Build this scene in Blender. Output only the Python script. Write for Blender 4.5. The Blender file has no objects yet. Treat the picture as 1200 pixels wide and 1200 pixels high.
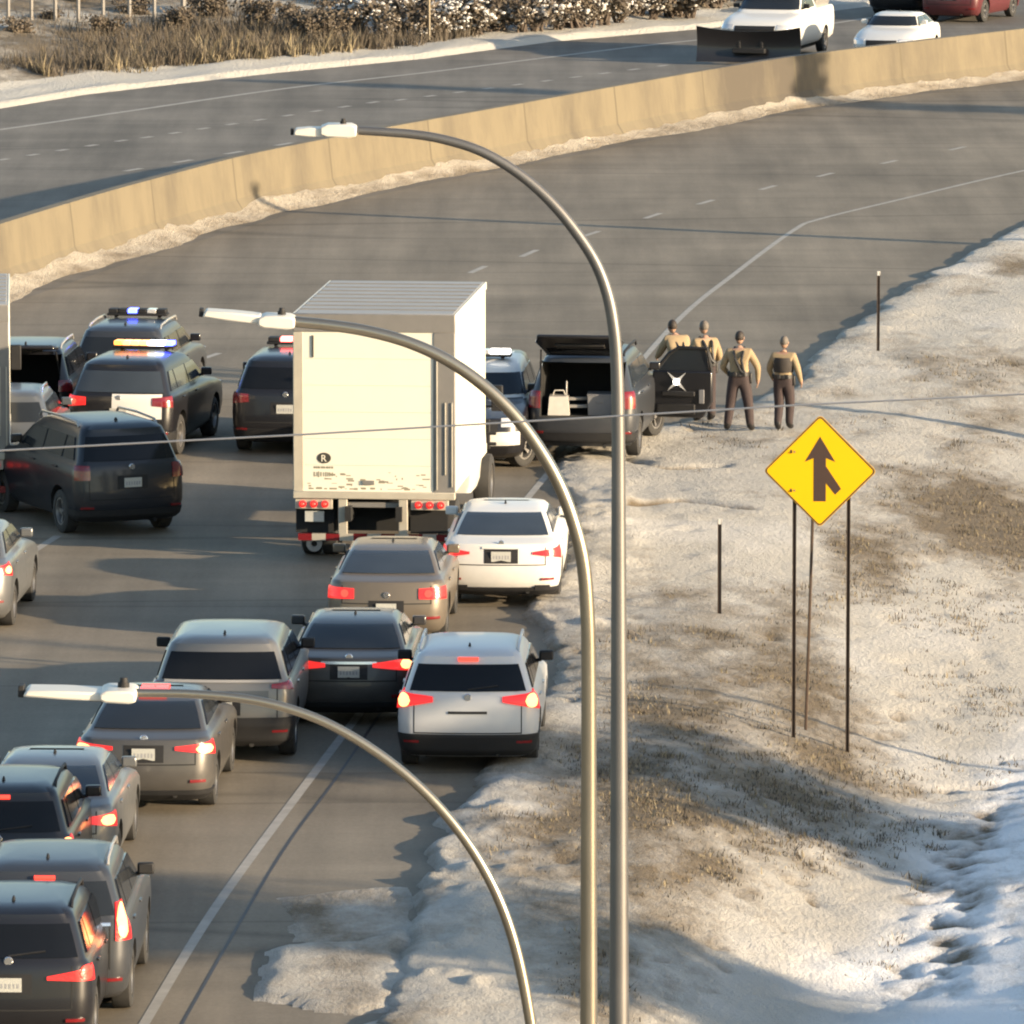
import bpy, bmesh, math, random
import numpy as np
from mathutils import Vector, Matrix
random.seed(7); RNG = np.random.default_rng(7)
R = math.radians
SC = bpy.context.scene
COL = SC.collection

# ------------------------------------------------------------------ camera, sky, sun, exposure
F = 9500.0                      # focal length in photo pixels (photo is 1200 wide)
CAMZ = 18.0
PITCH = math.atan(1230.0 / F)
cam_d = bpy.data.cameras.new('camera'); cam = bpy.data.objects.new('camera', cam_d); COL.objects.link(cam)
cam.location = (0, 0, CAMZ); cam.rotation_euler = (math.pi / 2 - PITCH, 0, 0)
cam_d.sensor_width = 36.0; cam_d.lens = 36.0 * F / 1200.0
cam_d.clip_start = 1.0; cam_d.clip_end = 6000.0
SC.camera = cam

SUN_EL, SUN_BEHIND = R(11.5), R(27)
S = Vector((math.cos(SUN_EL) * math.cos(SUN_BEHIND), -math.cos(SUN_EL) * math.sin(SUN_BEHIND), math.sin(SUN_EL)))
world = bpy.data.worlds.new('World'); SC.world = world; world.use_nodes = True
nt = world.node_tree
sky = nt.nodes.new('ShaderNodeTexSky'); sky.sky_type = 'NISHITA'; sky.sun_disc = False
sky.sun_elevation = SUN_EL; sky.sun_rotation = math.atan2(S.x, S.y)
bg = nt.nodes['Background']; bg.inputs['Strength'].default_value = 0.12
nt.links.new(sky.outputs[0], bg.inputs['Color'])
sun_d = bpy.data.lights.new('sun', 'SUN'); sun_d.energy = 4.4; sun_d.angle = R(0.6); sun_d.color = (1.0, 0.79, 0.54)
sun = bpy.data.objects.new('sun', sun_d); COL.objects.link(sun)
sun.rotation_euler = S.to_track_quat('Z', 'Y').to_euler(); sun.location = (60, -40, 60)
SC.view_settings.view_transform = 'Standard'; SC.view_settings.look = 'None'
SC.view_settings.exposure = 1.60; SC.view_settings.gamma = 1.0
SC.cycles.filter_width = 2.1     # a soft traffic-camera lens

# ------------------------------------------------------------------ small maths
FW = Vector((0, math.cos(PITCH), -math.sin(PITCH))); UP = Vector((0, math.sin(PITCH), math.cos(PITCH)))
def ray(u, v):
    return FW + Vector((1, 0, 0)) * ((u - 600) / F) + UP * ((600 - v) / F)
def flat(u, v, z=0.0):
    d = ray(u, v); t = (z - CAMZ) / d.z
    return Vector((d.x * t, d.y * t, z))
def at_depth(u, v, y):
    d = ray(u, v); t = y / d.y
    return Vector((d.x * t, y, CAMZ + d.z * t))
def smooth(t):
    t = np.clip(t, 0, 1); return t * t * (3 - 2 * t)
_tab = {}
def vnoise(x, y, seed=0):
    if seed not in _tab: _tab[seed] = np.random.default_rng(100 + seed).random((256, 256))
    T = _tab[seed]
    x = np.asarray(x, float); y = np.asarray(y, float)
    xi = np.floor(x).astype(int); yi = np.floor(y).astype(int)
    fx = smooth(x - xi); fy = smooth(y - yi)
    a = T[xi & 255, yi & 255]; b = T[(xi + 1) & 255, yi & 255]
    c = T[xi & 255, (yi + 1) & 255]; d = T[(xi + 1) & 255, (yi + 1) & 255]
    return (a * (1 - fx) + b * fx) * (1 - fy) + (c * (1 - fx) + d * fx) * fy
def fbm(x, y, seed=0, o=4):
    s = 0; a = 0.5; n = 0
    for k in range(o):
        s = s + a * vnoise(np.asarray(x) * 2 ** k, np.asarray(y) * 2 ** k, seed + k); n += a; a *= 0.5
    return s / n

# ------------------------------------------------------------------ lines of the place (photo pixels dropped on the ground)
def gl(pts): return [tuple(flat(u, v))[:2] for u, v in pts]
EDGE = sorted([(y, x) for x, y in gl([(150, 1900), (300, 1500), (400, 1260), (440, 1200), (470, 1100), (480, 1045), (495, 1000), (533, 950), (560, 900),
    (598, 865), (640, 800), (640, 745), (606, 718), (640, 690), (668, 645), (664, 600), (652, 560), (650, 540), (690, 522), (772, 502),
    (862, 482), (915, 462), (936, 442), (967, 405), (1012, 375), (1037, 355), (1075, 330), (1125, 307), (1162, 284), (1197, 267),
    (1250, 246), (1330, 220), (1480, 180), (1750, 120), (2300, 40)])] + [(20, -12), (400, 140)])
REFL = sorted([(y, x) for x, y in gl([(150, 1900), (430, 1200), (590, 890), (640, 700), (700, 560), (800, 500), (967, 405), (1075, 330),
    (1197, 267), (1330, 220), (1480, 180), (1750, 120), (2300, 40)])] + [(20, -12), (400, 140)])
BARR = [(-95, 40)] + gl([(-2600, 1150), (-1400, 780), (-900, 630), (-400, 480), (0, 360), (100, 325), (200, 292), (350, 248), (500, 216), (640, 189), (760, 165), (910, 136), (1000, 121),
    (1200, 95), (1500, 58), (1900, 18), (2600, -40)])
FARE = [(-160, 60)] + gl([(-1700, 400), (-1200, 300), (-500, 190), (0, 128), (104, 111), (208, 99), (333, 85), (500, 69), (650, 49), (837, 33), (970, 14),
    (1100, -2), (1300, -24), (1700, -60), (2400, -110)])
def fn(pts):
    xs = [p[0] for p in pts]; ys = [p[1] for p in pts]
    return lambda q: np.interp(q, xs, ys)
_e = fn(EDGE)
def xedge(y): return _e(y) + (fbm(np.asarray(y) * 0.9, np.asarray(y) * 0 + 3, 5) - 0.5) * 0.5 + (fbm(np.asarray(y) * 3.1, np.asarray(y) * 0 + 9, 15) - 0.5) * 0.22
xref = fn(REFL)
barr_y = fn(BARR); barr_x = fn(sorted([(b, a) for a, b in BARR]))
far_y = fn(FARE)
def verge_z(x, y):
    x = np.asarray(x, float); y = np.asarray(y, float)
    de = x - xedge(y); d = x - xref(y)
    dc = np.interp(y, [60, 93, 112, 125, 150, 170], [4.6, 5.2, 6.2, 9.0, 12.5, 14])
    g = np.interp(y, [60, 128, 150], [0.196, 0.196, 0.10])
    z = np.where(d < 2.0, 0.03, 0.03 + (-0.80 - 0.03) * smooth((d - 2.0) / (dc - 2.0)))
    t_ = np.clip(d - dc, 0, 13); z = np.where(d > dc, -0.80 + g * (t_ - 1.2 * (1 - np.exp(-t_ / 1.2))), z)
    z = z + np.where(d > 26, (d - 26) * 0.03, 0)
    s = smooth(de / 0.22)
    n = fbm(x * 0.55, y * 0.30, 11) - 0.5; n2 = fbm(x * 2.2, y * 1.3, 31, 3) - 0.5
    berm = 0.05 * np.exp(-((de - 0.7) / 0.6) ** 2) * (0.5 + 1.3 * fbm(y * 0.5, y * 0 + 7, 21))
    return np.where(de <= 0, -0.03, -0.03 + s * (0.05 + z + berm + 0.08 * n + 0.05 * n2 + 0.03))
def bank_z(d, x):
    base = -0.03 + 0.2 * smooth(d / 0.5) + 0.10 * np.clip(d - 3, 0, 40) + 0.01 * np.clip(d - 43, 0, 1e4)
    return base + smooth(d / 1.5) * 0.35 * (fbm(x * 0.25, d * 0.25, 41) - 0.5) + 0.1 * smooth(d / .5) * (fbm(x * 1.3, d * 1.3, 45) - .5)
def terr(x, y):
    if x > float(xedge(y)): return float(verge_z(x, y))
    d = (y - float(far_y(x))) * 0.84
    if d > 0: return float(bank_z(np.float64(d), np.float64(x)))
    return 0.0
def gp(u, v):
    p = flat(u, v)
    for _ in range(14):
        p = flat(u, v, 0.5 * p.z + 0.5 * terr(p.x, p.y))
    p.z = terr(p.x, p.y); return p

# ------------------------------------------------------------------ materials
def hexa(c): return (c[0], c[1], c[2], 1)
def mat(name, color, rough=0.6, metal=0.0, var=0.12, scale=6.0, coat=0.0, dirt=0.0, dirtcol=(0.11, 0.102, 0.09), bump=0.0, spec=None):
    m = bpy.data.materials.new(name); m.use_nodes = True
    N = m.node_tree.nodes; L = m.node_tree.links; b = N['Principled BSDF']
    b.inputs['Roughness'].default_value = rough; b.inputs['Metallic'].default_value = metal
    if coat: b.inputs['Coat Weight'].default_value = coat; b.inputs['Coat Roughness'].default_value = 0.08
    if spec is not None: b.inputs['Specular IOR Level'].default_value = spec
    tc = N.new('ShaderNodeTexCoord'); no = N.new('ShaderNodeTexNoise'); no.inputs['Scale'].default_value = scale
    no.inputs['Detail'].default_value = 5
    L.new(tc.outputs['Object'], no.inputs['Vector'])
    mx = N.new('ShaderNodeMix'); mx.data_type = 'RGBA'
    mx.inputs['A'].default_value = hexa([c * (1 - var) for c in color]); mx.inputs['B'].default_value = hexa([min(1, c * (1 + var)) for c in color])
    L.new(no.outputs['Fac'], mx.inputs['Factor'])
    out = mx.outputs['Result']
    if dirt:                      # road salt film: thicker low on the vehicle, in its own blotches
        sp = N.new('ShaderNodeSeparateXYZ'); L.new(tc.outputs['Object'], sp.inputs[0])
        mr = N.new('ShaderNodeMapRange'); mr.inputs['From Min'].default_value = 1.25; mr.inputs['From Max'].default_value = 0.15
        mr.inputs['To Min'].default_value = 0.12; mr.inputs['To Max'].default_value = 1.0
        L.new(sp.outputs['Z'], mr.inputs['Value'])
        n2 = N.new('ShaderNodeTexNoise'); n2.inputs['Scale'].default_value = 3.0; n2.inputs['Detail'].default_value = 6; n2.inputs['Roughness'].default_value = 0.7
        L.new(tc.outputs['Object'], n2.inputs['Vector'])
        mu = N.new('ShaderNodeMath'); mu.operation = 'MULTIPLY'; L.new(mr.outputs[0], mu.inputs[0]); L.new(n2.outputs['Fac'], mu.inputs[1])
        m3 = N.new('ShaderNodeMath'); m3.operation = 'MULTIPLY'; m3.inputs[1].default_value = dirt * 1.5; m3.use_clamp = True
        L.new(mu.outputs[0], m3.inputs[0])
        mx2 = N.new('ShaderNodeMix'); mx2.data_type = 'RGBA'; mx2.inputs['B'].default_value = hexa(dirtcol)
        L.new(m3.outputs[0], mx2.inputs['Factor']); L.new(out, mx2.inputs['A']); out = mx2.outputs['Result']
        ra = N.new('ShaderNodeMapRange'); ra.inputs['To Min'].default_value = rough; ra.inputs['To Max'].default_value = 0.85
        L.new(m3.outputs[0], ra.inputs['Value']); L.new(ra.outputs[0], b.inputs['Roughness'])
    L.new(out, b.inputs['Base Color'])
    if bump:
        bp = N.new('ShaderNodeBump'); bp.inputs['Strength'].default_value = bump; bp.inputs['Distance'].default_value = 0.02
        L.new(no.outputs['Fac'], bp.inputs['Height']); L.new(bp.outputs[0], b.inputs['Normal'])
    return m
def glow(name, color, strength, base=None):
    m = bpy.data.materials.new(name); m.use_nodes = True; b = m.node_tree.nodes['Principled BSDF']
    b.inputs['Base Color'].default_value = hexa(base or color); b.inputs['Roughness'].default_value = 0.25
    b.inputs['Emission Color'].default_value = hexa(color); b.inputs['Emission Strength'].default_value = strength
    N = m.node_tree.nodes; L = m.node_tree.links
    v = N.new('ShaderNodeTexVoronoi'); v.inputs['Scale'].default_value = 30; tc = N.new('ShaderNodeTexCoord'); L.new(tc.outputs['Object'], v.inputs['Vector'])
    bp = N.new('ShaderNodeBump'); bp.inputs['Strength'].default_value = 0.3; bp.inputs['Distance'].default_value = .005
    L.new(v.outputs['Distance'], bp.inputs['Height']); L.new(bp.outputs[0], b.inputs['Normal'])
    return m
M = {}
def paint(key, c, metal=0.35, rough=0.26, dirt=0.55):
    M[key] = mat('paint_' + key, c, rough, metal, 0.05, 3.0, 0.25, dirt, spec=.35); return M[key]
paint('white', (0.56, 0.55, 0.52), 0.0, 0.4, 0.35); paint('silverwhite', (0.44, 0.44, 0.445), 0.1, .4, .3)
paint('gold', (0.125, 0.10, 0.074), 0.3); paint('charcoal', (0.030, 0.029, 0.030), 0.2); paint('silver', (0.135, 0.133, 0.128), 0.3)
paint('bronze', (0.058, 0.054, 0.050), 0.3); paint('midgrey', (0.11, 0.115, 0.12), 0.3); paint('black', (0.007, 0.007, 0.009), 0.0, .32, .05)
paint('slate', (0.024, 0.027, 0.033), 0.1, .36, .2); paint('navy', (0.008, 0.010, 0.015), 0.0, .36, .06); paint('red', (0.075, 0.008, 0.012), .0, .35, .2)
paint('steelgrey', (0.06, 0.068, 0.08), .2, .36, .25); paint('palesilver', (0.28, 0.27, 0.255), .2)
M['glass'] = mat('dark_glass', (0.014, 0.017, 0.021), 0.12, 0.0, 0.2, 2.0, 0.0, 0.0, spec=.28)
M['tint'] = mat('tinted_glass', (0.006, 0.007, 0.009), 0.10, 0.0, 0.2, 2.0, 0.0, 0.0, spec=.22)
M['paleglass'] = mat('sky_reflecting_glass', (0.030, 0.038, 0.048), 0.12, 0.0, 0.25, 2.0, 0.0, spec=.45)
M['tyre'] = mat('tyre_rubber', (0.014, 0.014, 0.014), 0.85, 0, 0.3, 9, 0, 0.15, bump=.3)
M['rim'] = mat('alloy_rim', (0.25, 0.24, 0.23), 0.4, 0.7, 0.15, 8, 0, 0.0)
M['trim'] = mat('black_plastic', (0.010, 0.010, 0.011), 0.65, 0, 0.25, 8, 0, 0.06, spec=.3)
M['under'] = mat('underbody', (0.008, 0.008, 0.008), 0.9, 0, 0.3, 6)
M['chrome'] = mat('chrome', (0.6, 0.6, 0.6), 0.22, 0.9, 0.1, 6)
M['redlens'] = mat('red_lens', (0.14, 0.008, 0.010), 0.2, 0, 0.2, 30, 0.5)
M['redlit'] = glow('lit_red_lens', (1.0, 0.03, 0.025), 0.30, (.4, .01, .01))
M['redhot'] = glow('bright_red_lens', (1.0, 0.06, 0.03), 0.75, (.4, .01, .01))
M['amberlit'] = glow('amber_lens', (1.0, 0.36, 0.06), 1.0)
M['hotcore'] = glow('glowing_bulb', (1.0, 0.33, 0.11), 1.45)
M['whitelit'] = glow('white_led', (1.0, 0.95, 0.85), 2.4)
M['bluelit'] = glow('blue_led', (0.05, 0.07, 1.0), 5.0)
M['bluewhite'] = glow('blue_white_led', (0.45, 0.5, 1.0), 4.5)
M['redled'] = glow('red_led', (1.0, 0.14, 0.12), 2.6)
M['plate'] = mat('licence_plate', (0.36, 0.36, 0.33), 0.5, 0, 0.25, 45)
M['clearlens'] = mat('clear_lens', (0.5, 0.5, 0.5), 0.15, 0.3, 0.2, 20, .5)
M['galv'] = mat('galvanised_steel', (0.29, 0.255, 0.20), 0.28, 0.9, 0.14, 3)
M['greygalv'] = mat('dull_galvanised_steel', (0.13, 0.126, 0.122), 0.45, 0.7, 0.16, 3)
M['lumi'] = mat('luminaire_paint', (0.50, 0.48, 0.43), 0.45, 0.1, 0.08, 6)
M['boxwhite'] = mat('box_white_panel', (0.60, 0.565, 0.47), 0.45, 0, 0.04, 2.0, 0, 0.0)
M['boxframe'] = mat('box_frame_cream', (0.34, 0.31, 0.25), 0.5, 0, 0.18, 5, 0, .3)
M['boxgrey'] = mat('aluminium_frame', (0.17, 0.16, 0.148), 0.5, 0.2, 0.15, 5)
M['roofgrey'] = mat('box_roof', (0.27, 0.265, 0.25), 0.6, 0, 0.15, 1.5)
M['ink'] = mat('dark_print', (0.03, 0.028, 0.022), 0.6, 0, 0.2, 10)
M['platemark'] = mat('worn_plate_marks', (0.24, 0.24, 0.245), 0.6, 0, .2, 30)
M['faintink'] = mat('worn_print', (0.20, 0.18, 0.13), 0.6, 0, 0.3, 30)
M['signyellow'] = mat('yellow_sign_sheeting', (0.66, 0.36, 0.001), 0.42, 0, 0.03, 4, spec=.25)
M['signblack'] = mat('sign_black', (0.035, 0.016, 0.010), 0.7, 0, 0.1, 8)
M['rust'] = mat('rusty_post', (0.060, 0.040, 0.028), 0.75, 0.2, 0.35, 9)
M['reflector'] = mat('reflector', (.5, .5, .48), .3, .2, .1, 9)
M['wire'] = mat('cable_metal', (0.23, 0.23, 0.235), 0.4, 0.6, 0.1, 3)
M['wood'] = mat('pole_wood', (0.13, 0.09, 0.06), 0.85, 0, 0.35, 5, bump=.4)
M['bark'] = mat('bark', (0.085, 0.065, 0.05), 0.9, 0, 0.4, 7, bump=.5)
M['conifer'] = mat('shadow_conifer_needles', (0.035, 0.05, 0.025), 0.8, 0, 0.4, 2)
M['twig'] = mat('dry_twigs', (0.075, 0.060, 0.045), 0.85, 0, 0.45, 1.5)
M['dryleaf'] = mat('dry_leaves', (0.095, 0.075, 0.052), 0.85, 0, 0.45, 1.5)
M['strawlight'] = mat('dry_grass_pale', (0.22, 0.18, 0.105), 0.85, 0, 0.35, .8)
M['straw'] = mat('dry_grass', (0.095, 0.078, 0.054), 0.85, 0, 0.45, .5)
M['snowbit'] = mat('snow_clump', (0.50, 0.48, 0.45), 0.7, 0, 0.08, 4, bump=.3)
M['paintline'] = mat('road_paint', (0.27, 0.255, 0.225), 0.8, 0, 0.35, 3.5)
M['skin'] = mat('skin', (0.28, 0.17, 0.115), 0.6, 0, .08, 12)
M['tan'] = mat('tan_shirt', (0.25, 0.185, 0.105), 0.85, 0, .12, 9, bump=.3)
M['maroon'] = mat('maroon_trousers', (0.032, 0.021, 0.021), 0.85, 0, .2, 9, bump=.3)
M['leather'] = mat('black_leather', (0.012, .011, .011), .5, 0, .2, 9)
M['vest'] = mat('dark_vest', (0.022, .017, .014), .8, 0, .2, 9, bump=.3)
M['hairdark'] = mat('dark_hair', (0.02, .014, .01), .7, 0, .3, 30)
M['hairgrey'] = mat('grey_hair', (0.10, .085, .07), .7, 0, .3, 30)
M['crate'] = mat('grey_plastic_bin', (0.13, .13, .135), .6, 0, .1, 8)
M['paper'] = mat('pale_bag', (0.42, .40, .36), .7, 0, .15, 8)

# ------------------------------------------------------------------ mesh builder
class MB:
    def __init__(s): s.v = []; s.f = []; s.m = []
    def add(s, vs, fs, mi=0):
        b = len(s.v); s.v += [tuple(p) for p in vs]
        for f in fs: s.f.append(tuple(b + i for i in f)); s.m.append(mi)
    def box(s, c, sz, rz=0.0, mi=0, rx=0.0, taper=1.0):
        hx, hy, hz = sz[0] / 2, sz[1] / 2, sz[2] / 2
        T = Matrix.Translation(c) @ Matrix.Rotation(rz, 4, 'Z') @ Matrix.Rotation(rx, 4, 'X')
        vs = [T @ Vector((x * hx * (taper if z > 0 else 1), y * hy * (taper if z > 0 else 1), z * hz)) for z in (-1, 1) for y in (-1, 1) for x in (-1, 1)]
        s.add(vs, [(0, 2, 3, 1), (4, 5, 7, 6), (0, 1, 5, 4), (2, 6, 7, 3), (0, 4, 6, 2), (1, 3, 7, 5)], mi)
    def tube(s, pts, rad, n=10, mi=0):
        pts = [Vector(p) for p in pts]; rings = []
        if not hasattr(rad, '__len__'): rad = [rad] * len(pts)
        up0 = None
        for i, p in enumerate(pts):
            t = (pts[min(i + 1, len(pts) - 1)] - pts[max(i - 1, 0)]).normalized()
            if up0 is None: up0 = Vector((0, 0, 1)) if abs(t.z) < .9 else Vector((0, 1, 0))
            a = t.cross(up0).normalized(); b = a.cross(t).normalized(); up0 = b
            rings.append([p + (a * math.cos(2 * math.pi * k / n) + b * math.sin(2 * math.pi * k / n)) * rad[i] for k in range(n)])
        vs = [q for r in rings for q in r]; fs = []
        for i in range(len(pts) - 1):
            for k in range(n):
                k2 = (k + 1) % n; fs.append((i * n + k, i * n + k2, (i + 1) * n + k2, (i + 1) * n + k))
        fs.append(tuple(range(n - 1, -1, -1))); fs.append(tuple((len(pts) - 1) * n + k for k in range(n)))
        s.add(vs, fs, mi)
    def lathe_x(s, prof, c, n=28, mi=0, rz=0.0):
        # prof: (x, r) closed loop swept round the local X axis through c
        T = Matrix.Translation(c) @ Matrix.Rotation(rz, 4, 'Z'); k = len(prof); vs = []; fs = []
        for i in range(n):
            a = 2 * math.pi * i / n
            for x, r in prof: vs.append(T @ Vector((x, r * math.cos(a), r * math.sin(a))))
        for i in range(n):
            for j in range(k):
                j2 = (j + 1) % k; i2 = (i + 1) % n
                fs.append((i * k + j, i * k + j2, i2 * k + j2, i2 * k + j))
        s.add(vs, fs, mi)
    def prism(s, poly, T, h, mi=0):
        # poly in local XY extruded along +Z by h, through matrix T
        n = len(poly); vs = [T @ Vector((x, y, 0)) for x, y in poly] + [T @ Vector((x, y, h)) for x, y in poly]
        fs = [tuple(range(n - 1, -1, -1)), tuple(range(n, 2 * n))] + [(i, (i + 1) % n, n + (i + 1) % n, n + i) for i in range(n)]
        s.add(vs, fs, mi)
    def ball(s, c, r, n=12, mi=0):
        if not hasattr(r, '__len__'): r = (r, r, r)
        vs = []; fs = []; h = n // 2
        for i in range(1, h):
            a = math.pi * i / h
            for k in range(n):
                b = 2 * math.pi * k / n
                vs.append((c[0] + r[0] * math.sin(a) * math.cos(b), c[1] + r[1] * math.sin(a) * math.sin(b), c[2] + r[2] * math.cos(a)))
        vs.append((c[0], c[1], c[2] + r[2])); vs.append((c[0], c[1], c[2] - r[2])); t = len(vs) - 2
        for i in range(h - 2):
            for k in range(n):
                k2 = (k + 1) % n; fs.append((i * n + k, (i + 1) * n + k, (i + 1) * n + k2, i * n + k2))
        for k in range(n):
            k2 = (k + 1) % n; fs.append((t, k, k2)); fs.append((t + 1, (h - 2) * n + k2, (h - 2) * n + k))
        s.add(vs, fs, mi)
    def build(s, name, mats, parent=None, bevel=0.0, angle=38, seg=2, recalc=True):
        me = bpy.data.meshes.new(name); me.from_pydata(s.v, [], s.f)
        if not isinstance(mats, (list, tuple)): mats = [mats]
        for m in mats: me.materials.append(m)
        me.polygons.foreach_set('material_index', s.m)
        if recalc and len(s.f) < 60000: finish(me, angle)
        o = bpy.data.objects.new(name, me); COL.objects.link(o)
        if parent: o.parent = parent
        if bevel:
            b = o.modifiers.new('Bevel', 'BEVEL'); b.width = bevel; b.segments = seg; b.limit_method = 'ANGLE'; b.angle_limit = R(38)
        return o
def finish(me, angle=38, normals=True):
    bm = bmesh.new(); bm.from_mesh(me)
    if normals: bmesh.ops.recalc_face_normals(bm, faces=bm.faces)
    for f in bm.faces: f.smooth = True
    for e in bm.edges: e.smooth = len(e.link_faces) == 2 and e.calc_face_angle(0) < R(angle)
    bm.to_mesh(me); bm.free()
def tag(o, label=None, cat=None, group=None, kind=None):
    if label: o['label'] = label
    if cat: o['category'] = cat
    if group: o['group'] = group
    if kind: o['kind'] = kind
    return o
def thing(name, loc, rz, label, cat, group=None):
    o = bpy.data.objects.new(name, None); COL.objects.link(o); o.empty_display_size = .3
    o.location = loc; o.rotation_euler = (0, 0, rz); return tag(o, label, cat, group)
def grid_mesh(name, X, Y, Z, mats, kind=None, attr=None):
    n, m = X.shape; co = np.stack([X, Y, Z], -1).reshape(-1, 3)
    i = np.arange(n * m).reshape(n, m)
    q = np.stack([i[:-1, :-1], i[:-1, 1:], i[1:, 1:], i[1:, :-1]], -1).reshape(-1, 4)
    me = bpy.data.meshes.new(name); me.from_pydata(co.tolist(), [], q.tolist())
    me.polygons.foreach_set('use_smooth', np.ones(len(q), bool))
    if not isinstance(mats, (list, tuple)): mats = [mats]
    for k in mats: me.materials.append(k)
    for an, av in (attr or {}).items():
        a = me.attributes.new(an, 'FLOAT', 'POINT'); a.data.foreach_set('value', np.asarray(av, np.float32).reshape(-1))
    me.update()
    if me.polygons[0].normal.z < 0: me.flip_normals()
    o = bpy.data.objects.new(name, me); COL.objects.link(o)
    if kind: o['kind'] = kind
    return o

# ------------------------------------------------------------------ the ground, the roads
def ground_mat(name, snowcol,  bare1, bare2, lo, hi, sc, attr):
    m = bpy.data.materials.new(name); m.use_nodes = True
    N = m.node_tree.nodes; L = m.node_tree.links; b = N['Principled BSDF']; b.inputs['Roughness'].default_value = 0.8
    b.inputs['Specular IOR Level'].default_value = .3
    tc = N.new('ShaderNodeTexCoord'); mp = N.new('ShaderNodeMapping'); mp.inputs['Scale'].default_value = (1.0, .45, 1); L.new(tc.outputs['Object'], mp.inputs[0])
    n1 = N.new('ShaderNodeTexNoise'); n1.inputs['Scale'].default_value = sc; n1.inputs['Detail'].default_value = 9; n1.inputs['Roughness'].default_value = .72
    n2 = N.new('ShaderNodeTexNoise'); n2.inputs['Scale'].default_value = 9.0; n2.inputs['Detail'].default_value = 6; n2.inputs['Roughness'].default_value = .75
    L.new(mp.outputs[0], n1.inputs['Vector']); L.new(mp.outputs[0], n2.inputs['Vector'])
    at = N.new('ShaderNodeAttribute'); at.attribute_name = attr
    ad = N.new('ShaderNodeMath'); ad.operation = 'ADD'; L.new(at.outputs['Fac'], ad.inputs[0]); L.new(n1.outputs['Fac'], ad.inputs[1])
    mr = N.new('ShaderNodeMapRange'); mr.inputs['From Min'].default_value = lo; mr.inputs['From Max'].default_value = hi; L.new(ad.outputs[0], mr.inputs['Value'])
    br = N.new('ShaderNodeMix'); br.data_type = 'RGBA'; br.inputs['A'].default_value = hexa(bare1); br.inputs['B'].default_value = hexa(bare2); L.new(n2.outputs['Fac'], br.inputs['Factor'])
    sn = N.new('ShaderNodeMix'); sn.data_type = 'RGBA'; sn.inputs['A'].default_value = hexa([c * .82 for c in snowcol]); sn.inputs['B'].default_value = hexa(snowcol); L.new(n2.outputs['Fac'], sn.inputs['Factor'])
    # road-side snow is grey-brown with salt and dirt; deep in the ditch it is clean
    dt = N.new('ShaderNodeAttribute'); dt.attribute_name = 'clean'
    cl = N.new('ShaderNodeMix'); cl.data_type = 'RGBA'; cl.inputs['B'].default_value = (.80, .80, .80, 1); L.new(dt.outputs['Fac'], cl.inputs['Factor']); L.new(sn.outputs['Result'], cl.inputs['A'])
    mx = N.new('ShaderNodeMix'); mx.data_type = 'RGBA'; L.new(mr.outputs[0], mx.inputs['Factor']); L.new(cl.outputs['Result'], mx.inputs['A']); L.new(br.outputs['Result'], mx.inputs['B'])
    L.new(mx.outputs['Result'], b.inputs['Base Color'])
    bp = N.new('ShaderNodeBump'); bp.inputs['Strength'].default_value = .9; bp.inputs['Distance'].default_value = .10
    sm = N.new('ShaderNodeMath'); sm.operation = 'ADD'; L.new(n1.outputs['Fac'], sm.inputs[0]); L.new(n2.outputs['Fac'], sm.inputs[1])
    L.new(sm.outputs[0], bp.inputs['Height']); L.new(bp.outputs[0], b.inputs['Normal'])
    return m
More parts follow.
